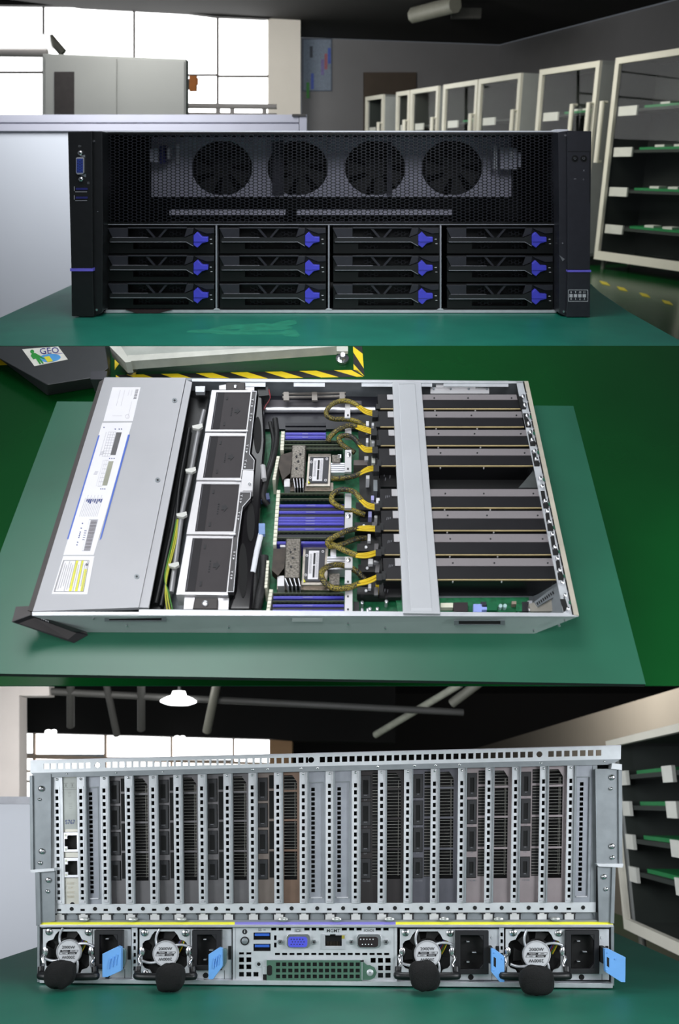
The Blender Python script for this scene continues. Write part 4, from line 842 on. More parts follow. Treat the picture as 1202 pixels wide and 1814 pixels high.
# --- graphics cards
cards = [(699, 708, 724, 668, 923, 686, 916), (729, 739.5, 756, 668, 928, 687, 925), (761.5, 772, 789, 669, 936, 688.5, 933), (795, 806.5, 825, 670, 944, 690, 940), (866.5, 879, 899.5, 672, 960, 694, 956), (905, 918, 939.5, 674, 968, 696, 964), (946, 960, 982.5, 676, 977, 698, 973), (989, 1002.5, 1026.5, 678, 987, 700, 982.5)]
for i, (a, c, g, xl, xr, sl, sr) in enumerate(cards):
    b = MB(); b.prism(PM, [(xl, a - .5), (xr - 7, a - .5), (xr, g), (xl + 2, g)], 3, 52); gc = b.done('graphics_card', GPUBLK, sm)
    b = MB(); b.prism(PM, [(sl, a), (sr - 2, a), (sr, c), (sl + 1, c)], 1.4, 3.2); b.prism(PM, [(sl - 1, a), (sl + 9, a), (sl + 10, c - .5), (sl - .4, c - .5)], .8, 1.5, 1); bp = b.done('backplate_edge', [mat('backplate', rgb(150, 144, 146), .4, .35, .05, 120, aniso=(60, 1, 1)), SILVER], gc)
    b = MB()
    for u in (.27 + .0, .56, .93): b.disc(PM, sl + (sr - sl) * (.36 if u < .3 else u + .06 if u < .9 else .955), (a + c) / 2 + 1.4, 1.6, .8, 1.5, 10, 1.4)
    b.done('plate_screw', INK, gc)
    b = MB(); b.prism(PM, [(xl + 2, g - .6), (xr - .5, g - .6), (xr, g + .5), (xl + 2, g + .5)], 2.2, 5); b.done('board_edge', GOLD, gc)
    b = MB()
    for u in (.40, .68): b.disc(PM, xl + (xr - xl) * u, g + 3.4, 1.4, 6, 9, 8); b.disc(PM, xl + (xr - xl) * u, g + 3.4, .7, 5, 6, 6)
    b.done('card_standoff', STEELB, gc)
    if i in (3, 7):
        b = MB(); b.prism(PM, [(xl + 3, g + .7), (xr - 6, g + .7), (xr - 8, g + (3 if i == 7 else 3)), (xl + 4, g + 3)], 7, 50); b.done('board_face', mat('card_face', rgb(18, 18, 20), .3), gc)
    if i >= 4:
        b = MB()
        for k in range(3): b.prism(PM, [(xl + 11 + k * 3, a + 11), (xl + 12 + k * 3, a + 11), (xl + 11 + k * 3, a + 16 - k), (xl + 10 + k * 3, a + 16 - k)], 2.6, 3)
        b.done('card_print', GREYP, gc)
    b = MB(); b.prism(PM, [(xl - 2, (a + g) / 2 + 4), (xl + 5, (a + g) / 2 + 4), (xl + 5, g), (xl - 2, g)], -1, 10); b.done('power_socket', BLACK, gc)
b = MB()
for k, (x, y) in enumerate([(681, 832), (684, 834), (687, 833), (680, 838), (690, 842), (682, 846), (679, 1034), (683, 1036), (687, 1032), (690, 1036), (681, 1043), (686, 1044)]): b.prism(PM, [(x, y), (x + 1.2, y), (x + .6, y + 5), (x - .6, y + 5)], 28, 30)
b.done('board_print', GREYP, sm)
for q in ([(672, 828), (704, 828), (706, 862), (674, 862)], [(680, 1030), (708, 1030), (710, 1058), (682, 1058)]):
    b = MB(); b.prism(PM, q, 30, 40); b.done('empty_slot_board', mat('slot_board', rgb(20, 20, 22), .4), sm)
# rear slot cut-outs, screws and green holes along the back flange
ys = [701, 716, 735, 749, 764, 778, 798, 812, 846, 860, 886, 904, 923, 945, 968, 988, 1009, 1031, 1054, 1078]
for a, c, g, xl, xr, sl, sr in cards:
    x = sr; b = MB(); b.prism(PM, [(x + 1, a + 3), (x + 8, a + 3), (x + 10, (a + g) / 2), (x + 16, g - 4), (x + 15, g + 1), (x + 6, g + 1)], -2.2, 0); b.done('slot_cutout', VOID, sm)
b = MB(); b.prism(PM, [(992, 1061), (1001, 1061), (1006, 1078), (998, 1084)], -2.2, 0); b.done('slot_cutout', VOID, sm)
for i, y in enumerate(ys):
    x = 921 + (y - 676) * .2096; b = MB(); b.disc(PM, x, y, 3.4, -8, -2, 12, dome=2); b.disc(PM, x + 5, y - 6, 1.5, -5, -1, 8); b.done('thumb_screw', CHROME, sm)
    if i % 2: b = MB(); b.disc(PM, x + 9, y - 4, 2.1, -2, -1.4, 12); b.done('flange_hole', mat('hole_dark', rgb(48, 62, 58), .6), sm)
    if i % 2 and i > 2: b = MB(); b.prism(PM, [(x + 1, y - 13), (x + 7, y - 14), (x + 9, y - 8), (x + 2, y - 8)], -2, -1.4); b.done('flange_window', mat('window_green', rgb(28, 92, 70), .6), sm)
# corner of the back: ribbed inner wall and board below the last card
b = MB(); b.prism(PM, [(946, 1066), (988, 1034), (992, 1052), (972, 1062), (952, 1074)], 20, 24)
for k in range(10): b.prism(PM, [(950 + k * 3.4, 1067 - k * 2.4), (951.5 + k * 3.4, 1066 - k * 2.4), (953.5 + k * 3.4, 1070 - k * 2.4), (952 + k * 3.4, 1071 - k * 2.4)], 18, 20, 1)
b.done('ribbed_wall', [STEELD, INK], sm)
b = MB(); b.prism(PM, [(700, 690), (922, 690), (986, 1046), (706, 1046)], 44, 47); b.done('gap_shade_sheet', VOID, sm)  # black sheet added so the gaps between the cards look shaded
b = MB(); b.prism(PM, [(918, 864), (945, 833), (953, 864)], 14, 18); b.done('blank_bracket', mat('dim_zinc', rgb(84, 88, 88), .5, .3), sm)
b = MB(); b.prism(PM, [(936, 1070), (990, 1054), (998, 1082), (940, 1083)], 24, 30); b.done('corner_plate', mat('corner_plate', rgb(198, 192, 180), .35, .6), sm)
b = MB(); b.prism(PM, [(700, 1060), (936, 1058), (938, 1084), (704, 1084)], 40, 46); b.done('rear_board', PCB, sm)
for x0, y0, x1, y1, m_, nm in ((780, 1068, 802, 1076, CREAM, 'card_slot'), (803, 1067, 828, 1083, mat('socket_brown', rgb(46, 36, 40), .45), 'dark_socket'), (838, 1070, 853, 1084, mat('plug_lavender', rgb(150, 166, 232), .45), 'blue_clip'), (853, 1075, 868, 1080, mat('plug_lavender', rgb(150, 166, 232), .45), 'blue_clip'), (851, 1066, 861, 1073, mat('ribbon_dark', rgb(46, 46, 60), .45), 'ribbon'), (862, 1069, 880, 1081, mat('card_green', rgb(16, 96, 60), .4), 'small_board'), (906, 1065, 914, 1070, mat('port_tan', rgb(150, 134, 120), .5), 'board_port'), (914, 1070, 924, 1083, PCB, 'small_board'), (924, 1066, 936, 1083, mat('dark_port', rgb(44, 44, 48), .4), 'dark_port'), (934, 1064, 942, 1082, STEELB, 'board_latch')):
    b = MB(); b.box(PM, x0, y0, x1, y1, 30, 42); b.done(nm, m_, sm)
for x, y in ((886, 1073), (894, 1073), (918, 1081)): b = MB(); b.disc(PM, x, y, 3.4, 32, 42, 14, dome=1); b.done('capacitor', mat('cap_pale', rgb(168, 200, 200), .4), sm)
# --- cover bar across the cards
b = MB(); b.prism(PM, [(694.5, 676), (745.5, 676), (779.5, 1087), (713.5, 1086)], -8, -3)
b.prism(PM, [(694.5, 676), (697, 676), (716.5, 1086), (713.5, 1086)], -3, 8); b.prism(PM, [(743.5, 676), (745.5, 676), (779.5, 1087), (776.5, 1087)], -3, 8)
cbr = b.done('cover_bar', BARM, sm, bevel=.0012)
b = MB(); b.prism(PM, [(705, 681), (735, 680.5), (765, 1077), (727, 1077)], -10.5, -8, inset=.02); b.done('raised_panel', BARM, cbr, bevel=.0016)
# --- power cables
def cable(pts, wires, label=None):
    b = MB(); b.tube(curve([PM.P(*p) for p in pts]), .0036, 10); cbl = b.done('power_cable', BRAID, sm)
    for k in range(4):
        o = (k - 1.5) * 2.6; b = MB(); b.tube(curve([PM.P(x - .12 * o, y + o * (1 if j else .7), d - (k % 2) * 2) for j, (x, y, d) in enumerate(wires)]), .0011, 6); b.done('yellow_wire', YWIRE, cbl)
    x, y, d = wires[-1]; b = MB(); b.box(PM, x - 3, y - 6, x + 7, y + 6, d - 5, d + 8); b.done('plug', BLACK, cbl)
cable([(636, 720, 2), (618, 711, 0), (596, 712, -2), (581, 723, 0), (578, 735, 6), (590, 742, 10), (616, 743, 14), (634, 748, 18), (646, 756, 24)], [(632, 718, 2), (646, 728, 0), (662, 733, 0)])
cable([(632, 756, 0), (618, 754, -2), (600, 760, -2), (586, 772, 4), (580, 782, 12)], [(630, 756, 0), (644, 760, 0), (660, 765, 0)])
cable([(638, 790, 0), (626, 776, -2), (612, 771, -2), (600, 776, 4), (606, 788, 10), (628, 802, 16)], [(635, 786, 0), (646, 796, 0), (662, 797, 0)])
cable([(640, 838, 2), (624, 844, 4), (606, 847, 8), (588, 848, 14)], [(638, 838, 0), (650, 832, 0), (664, 829, 0)])
cable([(640, 886, 0), (626, 871, -4), (606, 867, -4), (590, 874, 0), (588, 888, 8), (602, 898, 14), (626, 905, 16), (646, 912, 20)], [(637, 884, 0), (650, 895, 0), (666, 899, 0)])
cable([(634, 936, 2), (612, 941, 0), (592, 951, -2), (580, 960, 4), (586, 968, 10), (606, 964, 14), (630, 955, 20), (648, 953, 24)], [(632, 936, 0), (648, 936, 0), (667, 937, 0)])
cable([(632, 984, 2), (612, 976, 2), (596, 968, 4), (584, 962, 10)], [(630, 984, 0), (648, 984, 0), (668, 979, 0)])
cable([(636, 1034, 2), (612, 1042, -2), (588, 1041, -4), (572, 1028, -4), (570, 1013, 0), (582, 1003, 4), (604, 1001, 10), (628, 1010, 18), (646, 1026, 26)], [(632, 1034, 0), (650, 1030, 0), (669, 1022, 0)])

# ================================================================== BOTTOM PLACE: rear of the server
UP_B = R_BOT @ V((0, 0, 1)); FW_B = R_BOT @ V((0, 1, 0))
yaw = math.radians(2.5)
NB = R_BOT @ V((math.sin(yaw), math.cos(yaw), 0))
DBK = 1.5; KB = DBK / 1.08
PB = Plane(CAM + ray(575, 1540) * DBK, NB, DBK / 1500)
def pre_b(x, y):
    yy = 1640 + (y - 1640) * (1 + 8.4e-5 * (x - 575)); return 575 + (x - 575) * (1 - 3.9e-5 * (yy - 1540)), yy
PR = Plane(PB.p0, NB, DBK / 1500, pre_b)                            # same plane; rows follow the server's own slight tilt
TB = Plane(PB.P(575, 1747, 0), -UP_B, DBK / 1500)
def horiz_B(z): return Plane(local(R_BOT, 0, 0, z), -UP_B, .001)

# --- setting
FL_B, CE_B = horiz_B(-1.05), horiz_B(1.9)
b = MB(); b.prism(FL_B, [(-900, 1760), (-400, 1482), (1700, 1482), (2300, 1760)], 0, 60); b.done('floor', EPOXY, kind='structure', R=R_BOT)
PWB = Plane(local(R_BOT, 0, 9.0, 0), FW_B, .006)
for k, (x0, y0, x1, y1) in enumerate([(-360, 1296, 58.5, 1334), (62, 1297, 184.5, 1336), (188, 1301, 301.5, 1341), (304.5, 1305, 411.5, 1346), (414.5, 1309, 477, 1352), (-360, 1341, 184.5, 1446), (188, 1345, 301.5, 1446), (304.5, 1350, 477, 1446)]):
    b = MB(); b.box(PWB, x0, y0, x1, y1, 4, 6); b.done('window_%d' % (k + 8), SKY, kind='structure', R=R_BOT)
WSILL = mat('window_sill_pale', rgb(196, 176, 158), .7, 0, .05, 8)
b = MB()
for x0, y0, x1, y1 in [(58, 1290, 62, 1446), (184, 1290, 188, 1446), (301.5, 1290, 304.5, 1446), (411.5, 1296, 414.5, 1352)]: b.box(PWB, x0, y0, x1, y1, -2, 4)
b.prism(PWB, [(-40, 1333), (477, 1351), (477, 1355), (-40, 1341)], -8, 4); b.box(PWB, -40, 1364, 70, 1368, -2, 4); b.box(PWB, -40, 1382, 70, 1386, -2, 4)
b.done('trim_3', WSILL, kind='structure', R=R_BOT)
b = MB(); b.prism(PWB, [(-420, 1130), (700, 1130), (700, 1316), (516, 1312), (478, 1309), (186, 1301), (-420, 1286)], -20, 30); b.done('wall_left', CEIL, kind='structure', R=R_BOT)
b = MB(); b.box(PWB, 477, 1300, 517, 1520, -4, 40); b.done('wall_front', TANW, kind='structure', R=R_BOT)
PWF = Plane(local(R_BOT, 0, 16.0, 0), FW_B, .01)
b = MB(); b.box(PWF, 480, 1130, 1400, 1560, -6, 40); b.done('wall_back', CEIL, kind='structure', R=R_BOT)
wr0, wr1 = horiz_B(.9).P(815, 1334), horiz_B(.9).P(1230, 1210)
WRB = vert(wr0, wr1, R_BOT)
MB().obox(wr0 - UP_B * 1.95, (wr1 - wr0) * 1.4, UP_B * 1.95, WRB.n * .02).done('wall_right', mat('wall_taupe', rgb(120, 114, 104), .8, 0, .04, 2), kind='structure', R=R_BOT)
b = MB(); b.prism(CE_B, [(-700, 1100), (-100, 1255), (1010, 1255), (1900, 1100)], 0, -60); b.done('ceiling', CEIL, kind='structure', R=R_BOT)
PCB_ = Plane(local(R_BOT, 0, 6.2, 0), FW_B, .004)
b = MB(); b.box(PCB_, -14, 1205, 34, 1500, 0, 40); b.done('trim_5', PILLAR, kind='structure', R=R_BOT)
# --- ceiling fittings
lp = thing('pendant_lamp', PCB_.P(316, 1240), R_BOT, 'bright white disc-shaped pendant lamp glowing under the black ceiling', 'lamp')
c = PCB_.P(316, 1241); b = MB(); ax, fy, up = V((1, 0, 0)), FW_B, UP_B
prof = [(.0, -.030), (.085, -.028), (.128, -.012), (.128, .0), (.095, .02), (.055, .035), (.045, .065), (.0, .068)]
vs = [c + (ax * math.cos(2 * math.pi * k / 28) + fy * math.sin(2 * math.pi * k / 28)) * r + up * z for r, z in prof for k in range(28)]
b.add(vs, [(j * 28 + k, j * 28 + (k + 1) % 28, (j + 1) * 28 + (k + 1) % 28, (j + 1) * 28 + k) for j in range(len(prof) - 1) for k in range(28)], True)
b.done('lamp_shade', LAMPW, lp)
b = MB(); b.tube([c + up * .06, c + up * .6], .012); b.done('stem', mat('lamp_stem', rgb(60, 60, 60), .5), lp)
def small_lamp(x, y, label):
    b = MB()
    for k in (-5, 5): b.blob(PWB.P(x + k, y, -60), V((.028, 0, 0)), V((0, .028, 0)), V((0, 0, .025)), 3, 12, 8, 0)
    b.done('twin_lamp', LAMPW, label=label, cat='lamp', R=R_BOT)
small_lamp(90, 1297, 'pair of small glowing lamps at the left window head'); small_lamp(318, 1308, 'pair of small glowing lamps above the window below the pendant lamp')
def pipe(pts, r, m_, label):
    b = MB(); b.tube([PCB_.P(x, y, d) for x, y, d in pts], r, 10); b.done('ceiling_pipe', m_, label=label, cat='pipe', R=R_BOT)
DPIPE = mat('dark_pipe', rgb(74, 74, 72), .6, .1, .08, 6)
pipe([(664, 1302, 150), (815, 1212, 0)], .027, mat('pale_conduit', rgb(150, 152, 138), .5), 'pale conduit slanting across the black ceiling above the server centre')
pipe([(800, 1246, 40), (850, 1208, 0)], .035, TUBEM, 'short thick grey pipe at the top edge right of the slanting conduit')
pipe([(366, 1296, 60), (384, 1210, 0)], .032, TUBEM, 'grey pipe rising steeply right of the pendant lamp')
pipe([(207, 1302, 80), (188, 1210, 0)], .026, DPIPE, 'thin dark pipe leaning left of the pendant lamp')
pipe([(250, 1292, 80), (250, 1210, 0)], .03, DPIPE, 'upright dark pipe just left of the pendant lamp')
pipe([(125, 1286, 80), (125, 1210, 0)], .03, DPIPE, 'upright dark pipe near the left pillar')
pipe([(30, 1222, 10), (820, 1262, 60)], .026, DPIPE, 'long dark ceiling pipe running behind the pendant lamp')
b = MB(); b.box(PCB_, 34, 1205, 87, 1232, 0, 30); b.box(PCB_, 38, 1228, 84, 1232.5, -3, 26)
b.done('ceiling_unit', PILLAR, label='pale boxy unit fixed at the top of the white pillar', cat='ceiling unit', R=R_BOT)
# --- partition at the left and cabinet at the right
PQB = Plane(local(R_BOT, 0, 3.0, 0), FW_B, .002)
pb = thing('office_partition', PQB.P(20, 1760), R_BOT, 'white office partition with a grey top rail at the left of the server rear', 'partition')
b = MB(); b.box(PQB, -420, 1424, 92, 1850, 0, 20); b.done('panel', PARTN, pb)
b = MB(); b.box(PQB, -420, 1411, 94, 1424, -4, 24); b.done('top_rail', mat('rail_grey', rgb(158, 160, 166), .5, .2), pb)
kt = horiz_B(.37)
k0, k1 = kt.P(1062, 1318), kt.P(1202, 1284)
KA = (k1 - k0).normalized(); KO = KA.cross(UP_B).normalized()
if KO.dot(CAM - k0) < 0: KO = -KO
kl = (k1 - k0).length
hB = 1.10
bds = {i: 'green circuit board on the %s shelf of the cabinet beside the server rear' % n for i, n in enumerate(('top', 'second', 'third', 'lowest'))}
cabinet(R_BOT, k0 + KA * .27, KA, KO, UP_B, kl * 1.6, hB, .5, [.862, .682, .49, .305], 'glass-door cabinet with cream frame at the right of the server rear', .15, .15, grp=None, boards=bds, handle=False, fw=.040, tag2=.86)

# --- table
t3 = thing('work_table', TB.P(600, 1790), R_BOT, 'green table at the bottom, under the silver server rear with blue latches', 'table')
bp_ = [(-420, 1850), (-60, 1719), (260, 1614), (960, 1592), (1096, 1656), (1202, 1703), (1520, 1850)]
b = MB(); b.prism(TB, bp_, 2, 22); b.done('table_top', mat('table_board_grey', rgb(120, 122, 112), .6), t3)
b = MB(); b.prism(TB, bp_, 0, 2); b.done('mat', mat('green_mat_dull', rgb(20, 102, 84), .5, 0, .05, 9, .02, col2=rgb(24, 108, 88), spec=.35), t3)

# --- chassis
sr = thing('rack_server', PB.P(575, 1746) + FW_B * .2, R_BOT, 'silver rack server rear with twenty-one card slots and four power supplies', 'server')
DB = 560
b = MB()
b.prism(PB, [(57, 1369), (62, 1369), (92, 1372), (92, 1640), (66, 1640)], 16, 18)
b.box(PB, 66, 1640, 70, 1740, 2, DB); b.box(PB, 1082, 1640, 1087, 1746, 2, DB); b.box(PR, 62, 1362, 68, 1640, 18, DB); b.box(PR, 1079, 1362, 1085, 1640, 18, DB)
b.box(PR, 68, 1362, 1080, 1366, 40, DB); b.box(PR, 70, 1735, 1082, 1739, 4, DB); b.box(PR, 70, 1640, 1082, 1644, 6, DB)
b.box(PR, 68, 1366, 1080, 1636, 150, 154, 1); b.box(PR, 70, 1644, 1082, 1706, 140, 144, 1)
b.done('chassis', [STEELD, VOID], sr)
# top lip with square holes
hs = []
for k in range(7): hs.append((81 + k * 12 + (0 if k < 2 else 1), 1340.5, 89.6 + k * 12 + (0 if k < 2 else 1), 1350.5))
for k in range(29): hs.append((189 + k * 12.25 + .012 * k * k, 1340.5, 198 + k * 12.25 + .012 * k * k, 1350.5))
for k in range(29): hs.append((566 + k * 13.05, 1340.5, 575.2 + k * 13.05, 1350.5))
for k in range(7): hs.append((967.5 + k * 13.9, 1340.5, 977.5 + k * 13.9, 1350.5))
rd = [(170, 1340.5, 180, 1350.5), (545.5, 1340.5, 556.5, 1350.5), (946.5, 1340.5, 957.5, 1350.5)]
b = MB(); b.plate(PR, 57, 1333.5, 1095, 1357, hs + rd, -6, -3)
for x0, y0, x1, y1 in rd:
    cx, cy, r = (x0 + x1) / 2, (y0 + y1) / 2, (x1 - x0) / 2 - .3
    for sx in (-1, 1):
        for sy in (-1, 1):
            arc = [(cx + sx * r * math.cos(a), cy + sy * r * math.sin(a)) for a in [math.pi / 2 * k / 6 for k in range(7)]]
            b.prism(PR, ([(cx + sx * (r + .3), cy + sy * (r + .3))] + arc)[::1 if sx * sy > 0 else -1], -6, -3)
lipo = b.done('top_lip', mat('lip_zinc', rgb(206, 210, 214), .42, .3, .06, 55), sr)
b = MB(); b.prism(PR, [(57, 1357), (1095, 1357), (1080, 1366), (70, 1366)], -6, 16); b.done('lip_return', STEELD, sr)
b = MB(); b.box(PR, 57, 1333.3, 1095, 1334.6, -7, -2); b.done('lip_edge', LINE, sr)
for x in (121, 208, 290, 448, 474, 533, 562, 668, 733, 770, 812, 955, 1066):
    b = MB(); b.disc(PR, x, 1360.5, 2.4, -6, 0, 10, 1.4, dome=.6); b.done('lip_rivet', CHROME, sr)
# side flanges
for pts, scr, L_ in (([(52, 1374), (90, 1371), (90, 1541), (54, 1543)], [(72.5, 1397, 5.2), (69, 1416, 2.6), (73.5, 1508, 5.2), (70, 1528.5, 3.6)], 1), ([(65, 1546), (97, 1543), (97, 1632), (67, 1637)], [(85, 1559, 4.8), (83.5, 1579, 3.4)], 1),
                   ([(1054, 1362), (1101, 1362), (1102, 1532), (1056, 1530)], [(1084, 1377, 5), (1082, 1397, 3), (1084, 1499, 5), (1085, 1519, 4)], 0), ([(1058, 1533), (1090, 1536), (1087, 1636), (1060, 1634)], [(1070, 1553, 4.8), (1073.5, 1575, 3.4)], 0)):
    b = MB(); b.prism(PB, pts, -8, -5)
    e = ([pts[0], (pts[0][0] + 5, pts[0][1]), (pts[3][0] + 5, pts[3][1]), pts[3]] if L_ else [(pts[1][0] - 6, pts[1][1]), pts[1], pts[2], (pts[2][0] - 6, pts[2][1])])
    b.prism(PB, e, -12, 40); fl = b.done('rack_flange', STEELD, sr)  # same metal in a darker colour: painted shade on the flanges
    for x, y, r in scr:
        b = MB(); b.disc(PB, x, y, r, -11, -8, 16, dome=1.4); b.disc(PB, x, y, r * .35, -12.8, -11, 8, mi=1); b.done('screw', [CHROME, STEELD], fl)
for q in ([(53, 1541), (96, 1538), (96, 1543), (56, 1546)], [(1056, 1530), (1104, 1530), (1102, 1537), (1060, 1535)], [(1084, 1352), (1101, 1354), (1101, 1364), (1082, 1362)]):
    b = MB(); b.prism(PB, q, -14, 6); b.done('flange_step', STEEL, sr)
# frame with perforated slot posts
xs = [103, 145, 186, 229, 272, 315, 358, 403, 447, 492, 537, 583, 629, 675, 721, 768, 816, 864, 911, 960, 1008]
for i, x in enumerate(xs):
    hl_ = [(x - 2.6, 1388.5 + k * 12.4, x + 2.6, 1396 + k * 12.4) for k in range(17)]
    x0, x1 = (90, 113) if i == 0 else (x - 6.5, x + 9.5)
    b = MB(); b.plate(PR, x0, 1364, x1, 1601, hl_, 0, 2.2); post = b.done('slot_post', STEEL, sr)
    b = MB(); qring(b, PR, [(x - 5, 1384), (x + 5, 1384), (x + 5, 1594), (x - 5, 1594)], [(x - 3.6, 1386), (x + 3.6, 1386), (x + 3.6, 1592), (x - 3.6, 1592)], -.7, 0); b.done('pressed_rim', STEEL, post)
    if i: b = MB(); b.box(PR, x1 - 2.6, 1360, x1, 1600, -5, 0); b.done('post_edge', STEELD, post)
    b = MB(); b.disc(PR, x, 1370, 2.2, -2, 0, 10, dome=1); b.done('rivet', CHROME, post)
    b = MB(); b.box(PR, x - 4, 1595, x + 4, 1597.5, -1.5, 0); b.done('foot_bead', STEELB, post)
bot = []
for i, x in enumerate(xs): bot.append((x - 4, 1609, x + 4, 1613))
cents = [(xs[i] + (xs[i + 1] if i < 20 else 1056)) / 2 + 1 for i in range(21)]
b = MB(); b.plate(PR, 90, 1600, 1056, 1617, bot, 0, 2.2); b.done('slot_base', STEEL, sr)
for cx in cents: b = MB(); b.disc(PR, cx + .5, 1609, 3.6, -.6, 0, 16); b.done('base_hole', VOID, sr)
b = MB(); b.box(PR, 90, 1617, 1060, 1632, 6, 8); b.done('lower_channel', STEELD, sr)
for i, x in enumerate(xs):
    b = MB(); b.box(PR, x - 7, 1618, x + 9, 1630, 2, 6); b.box(PR, x - 9, 1619, x - 7, 1629, 4, 6, 1); b.box(PR, x + 9, 1619, x + 12, 1629, 4, 6, 1); b.box(PR, x - 12, 1618, x - 4, 1620, 1.4, 6, 1); b.box(PR, x + 5, 1618, x + 13, 1620, 1.4, 6, 1); b.done('slot_clip', [mat('clip_clear', rgb(206, 206, 206), .4), INK], sr)
for x in (146, 233, 320, 501, 596, 690, 787, 884, 985):
    b = MB(); b.disc(PR, x, 1629, 8, -10, -1, 18, 4, dome=1.5); b.done('thumb_screw', mat('clear_screw', rgb(206, 208, 206), .25, .6), sr)
b = MB(); b.prism(PR, [(90, 1630), (1056, 1630), (1088, 1637), (70, 1637)], -4, 4); b.done('shelf_ledge', STEELD, sr)
b = MB(); b.prism(PR, [(72, 1633.5), (415, 1633.5), (415, 1638), (69, 1638)], -8, -5); b.prism(PR, [(701, 1633.5), (1083, 1633.5), (1088, 1638), (701, 1638)], -8, -5); b.prism(PR, [(415, 1633.5), (701, 1633.5), (701, 1638), (415, 1638)], -8, -5, 1)
b.done('colour_strip', [YSTRIP, PSTRIP], sr)
b = MB(); b.box(PR, 68, 1638, 1088, 1642.5, -10, 8); b.box(PR, 66, 1738, 1089, 1746, -8, 30); b.done('bay_lip', STEELB, sr, bevel=.0006)

# --- what sits in the slots
def bracket_a(i, m_, dark=False, right=False):
    x = xs[i] + 9; e = xs[i + 1] - 6.5
    b = MB(); b.box(PR, x - 1, 1366, e, 1601, 9, 12); br = b.done('graphics_bracket', m_, sr)
    p0, p1 = (x - 1, x + 18.5) if not right else (x + .5, x + 18)
    for y0, y1 in ((1375, 1416.5), (1421, 1464), (1468.5, 1511), (1521, 1557)):
        b = MB(); b.box(PR, p0, y0, p1, y1, 7.6, 9); qring(b, PR, [(p0 + 1, y0 + 1), (p1 - 1, y0 + 1), (p1 - 1, y1 - 1), (p0 + 1, y1 - 1)], [(p0 + 5, y0 + 8), (p1 - 5, y0 + 8), (p1 - 5, y1 - 8), (p0 + 5, y1 - 8)], 6.4, 7.6, 1)
        b.box(PR, p0 + 7, y1 - 7, p1 - 7, y1 - 6, 6.0, 6.6, 2); b.done('display_port', [VOID, mat('port_black', rgb(30, 31, 35), .45), GREYP], br)
    for y0, y1 in ((1371, 1395), (1399, 1449), (1453, 1503), (1507, 1554)):
        b = MB(); b.box(PR, p1 + 2.4, y0, e - .5, y1, 8.2, 9)
        if dark or right:
            for k in range(int((y1 - y0) / 5.2)): b.box(PR, p1 + 2.6, y0 + 3 + k * 5.2, e - .6, y0 + 3.6 + k * 5.2, 7.8, 8.2, 1)
        b.done('vent_slot', [VOID, mat('fin_line', rgb(150, 145, 140), .4, .4)], br)
    if dark or right:
        for y in (1418.6, 1466, 1513): b = MB(); b.text(PR, 'DP', ((p0 + p1) / 2, y), (4.5, 0), (0, -3.6), 8.7); b.done('port_marking', GREYP, br)
        b = MB(); b.text(PR, 'HDMI', ((p0 + p1) / 2 + 2, 1561.5), (5.5, 0), (0, -4), 8.7); b.done('port_marking', GREYP, br)
def bracket_b(i, m_, bright=.5, gold=False):
    x = xs[i] + 9; e = xs[i + 1] - 6.5; v0, v1 = x + (1 if i > 12 else 2), x + 25
    wins = [(1372, 1398), (1401.5, 1450), (1453.5, 1504), (1507.5, 1558)]
    b = MB(); b.plate(PR, x - 1, 1366, e, 1601, [(v0, a, v1, c) for a, c in wins], 8, 11); br = b.done('graphics_bracket', m_, sr)
    b = MB(); b.prism(PR, [(v1 - 8, 1372), (v1, 1372), (v1, 1384)], 7.9, 11); b.done('corner_web', m_, br)
    b = MB()
    for k in range(33): b.box(PR, v0, 1374 + k * 5.5, v1 - (3 if k < 2 else 0), 1374.6 + k * 5.5, 13, 15)
    b.box(PR, v0 + (v1 - v0) * .82, 1386, v0 + (v1 - v0) * .84, 1552, 12.6, 30)
    b.done('cooling_fins', mat('fin_pale', rgb(150, 148, 142), .4, .3), br)
    b = MB(); b.box(PR, v0 - 1, 1368, v1 + 1, 1560, 44, 46); b.done('fin_back', VOID, br)
BLZ = mat('blank_zinc', rgb(150, 154, 162), .45, .4, .08, 55)
def blank(i):
    x = xs[i] + 9; e = (xs[i + 1] - 6.5) if i < 20 else 1046
    hx = x + (5 if i < 20 else 7); hh = [(hx, 1395 + k * 8.55, hx + 6.4, 1401 + k * 8.55) for k in range(22)]
    b = MB(); b.plate(PR, x - 1, 1364, e, 1601, [(x + 1.5, 1386, e - 4.5, 1590)], 3, 5); bl = b.done('blank_cover', BLZ, sr)
    b = MB(); b.plate(PR, x + 1.5, 1386, e - 4.5, 1590, hh, 6, 8); b.done('recessed_panel', BLZ, bl)
    b = MB(); qring(b, PR, [(x + .6, 1384.5), (e - 3.6, 1384.5), (e - 3.6, 1591), (x + .6, 1591)], [(x + 2, 1386.5), (e - 5, 1386.5), (e - 5, 1589), (x + 2, 1589)], 2.2, 4); b.box(PR, x + 4, 1589, e - 6, 1591.4, 1.2, 3, 1); b.done('panel_rim', [STEELD, STEELB], bl)
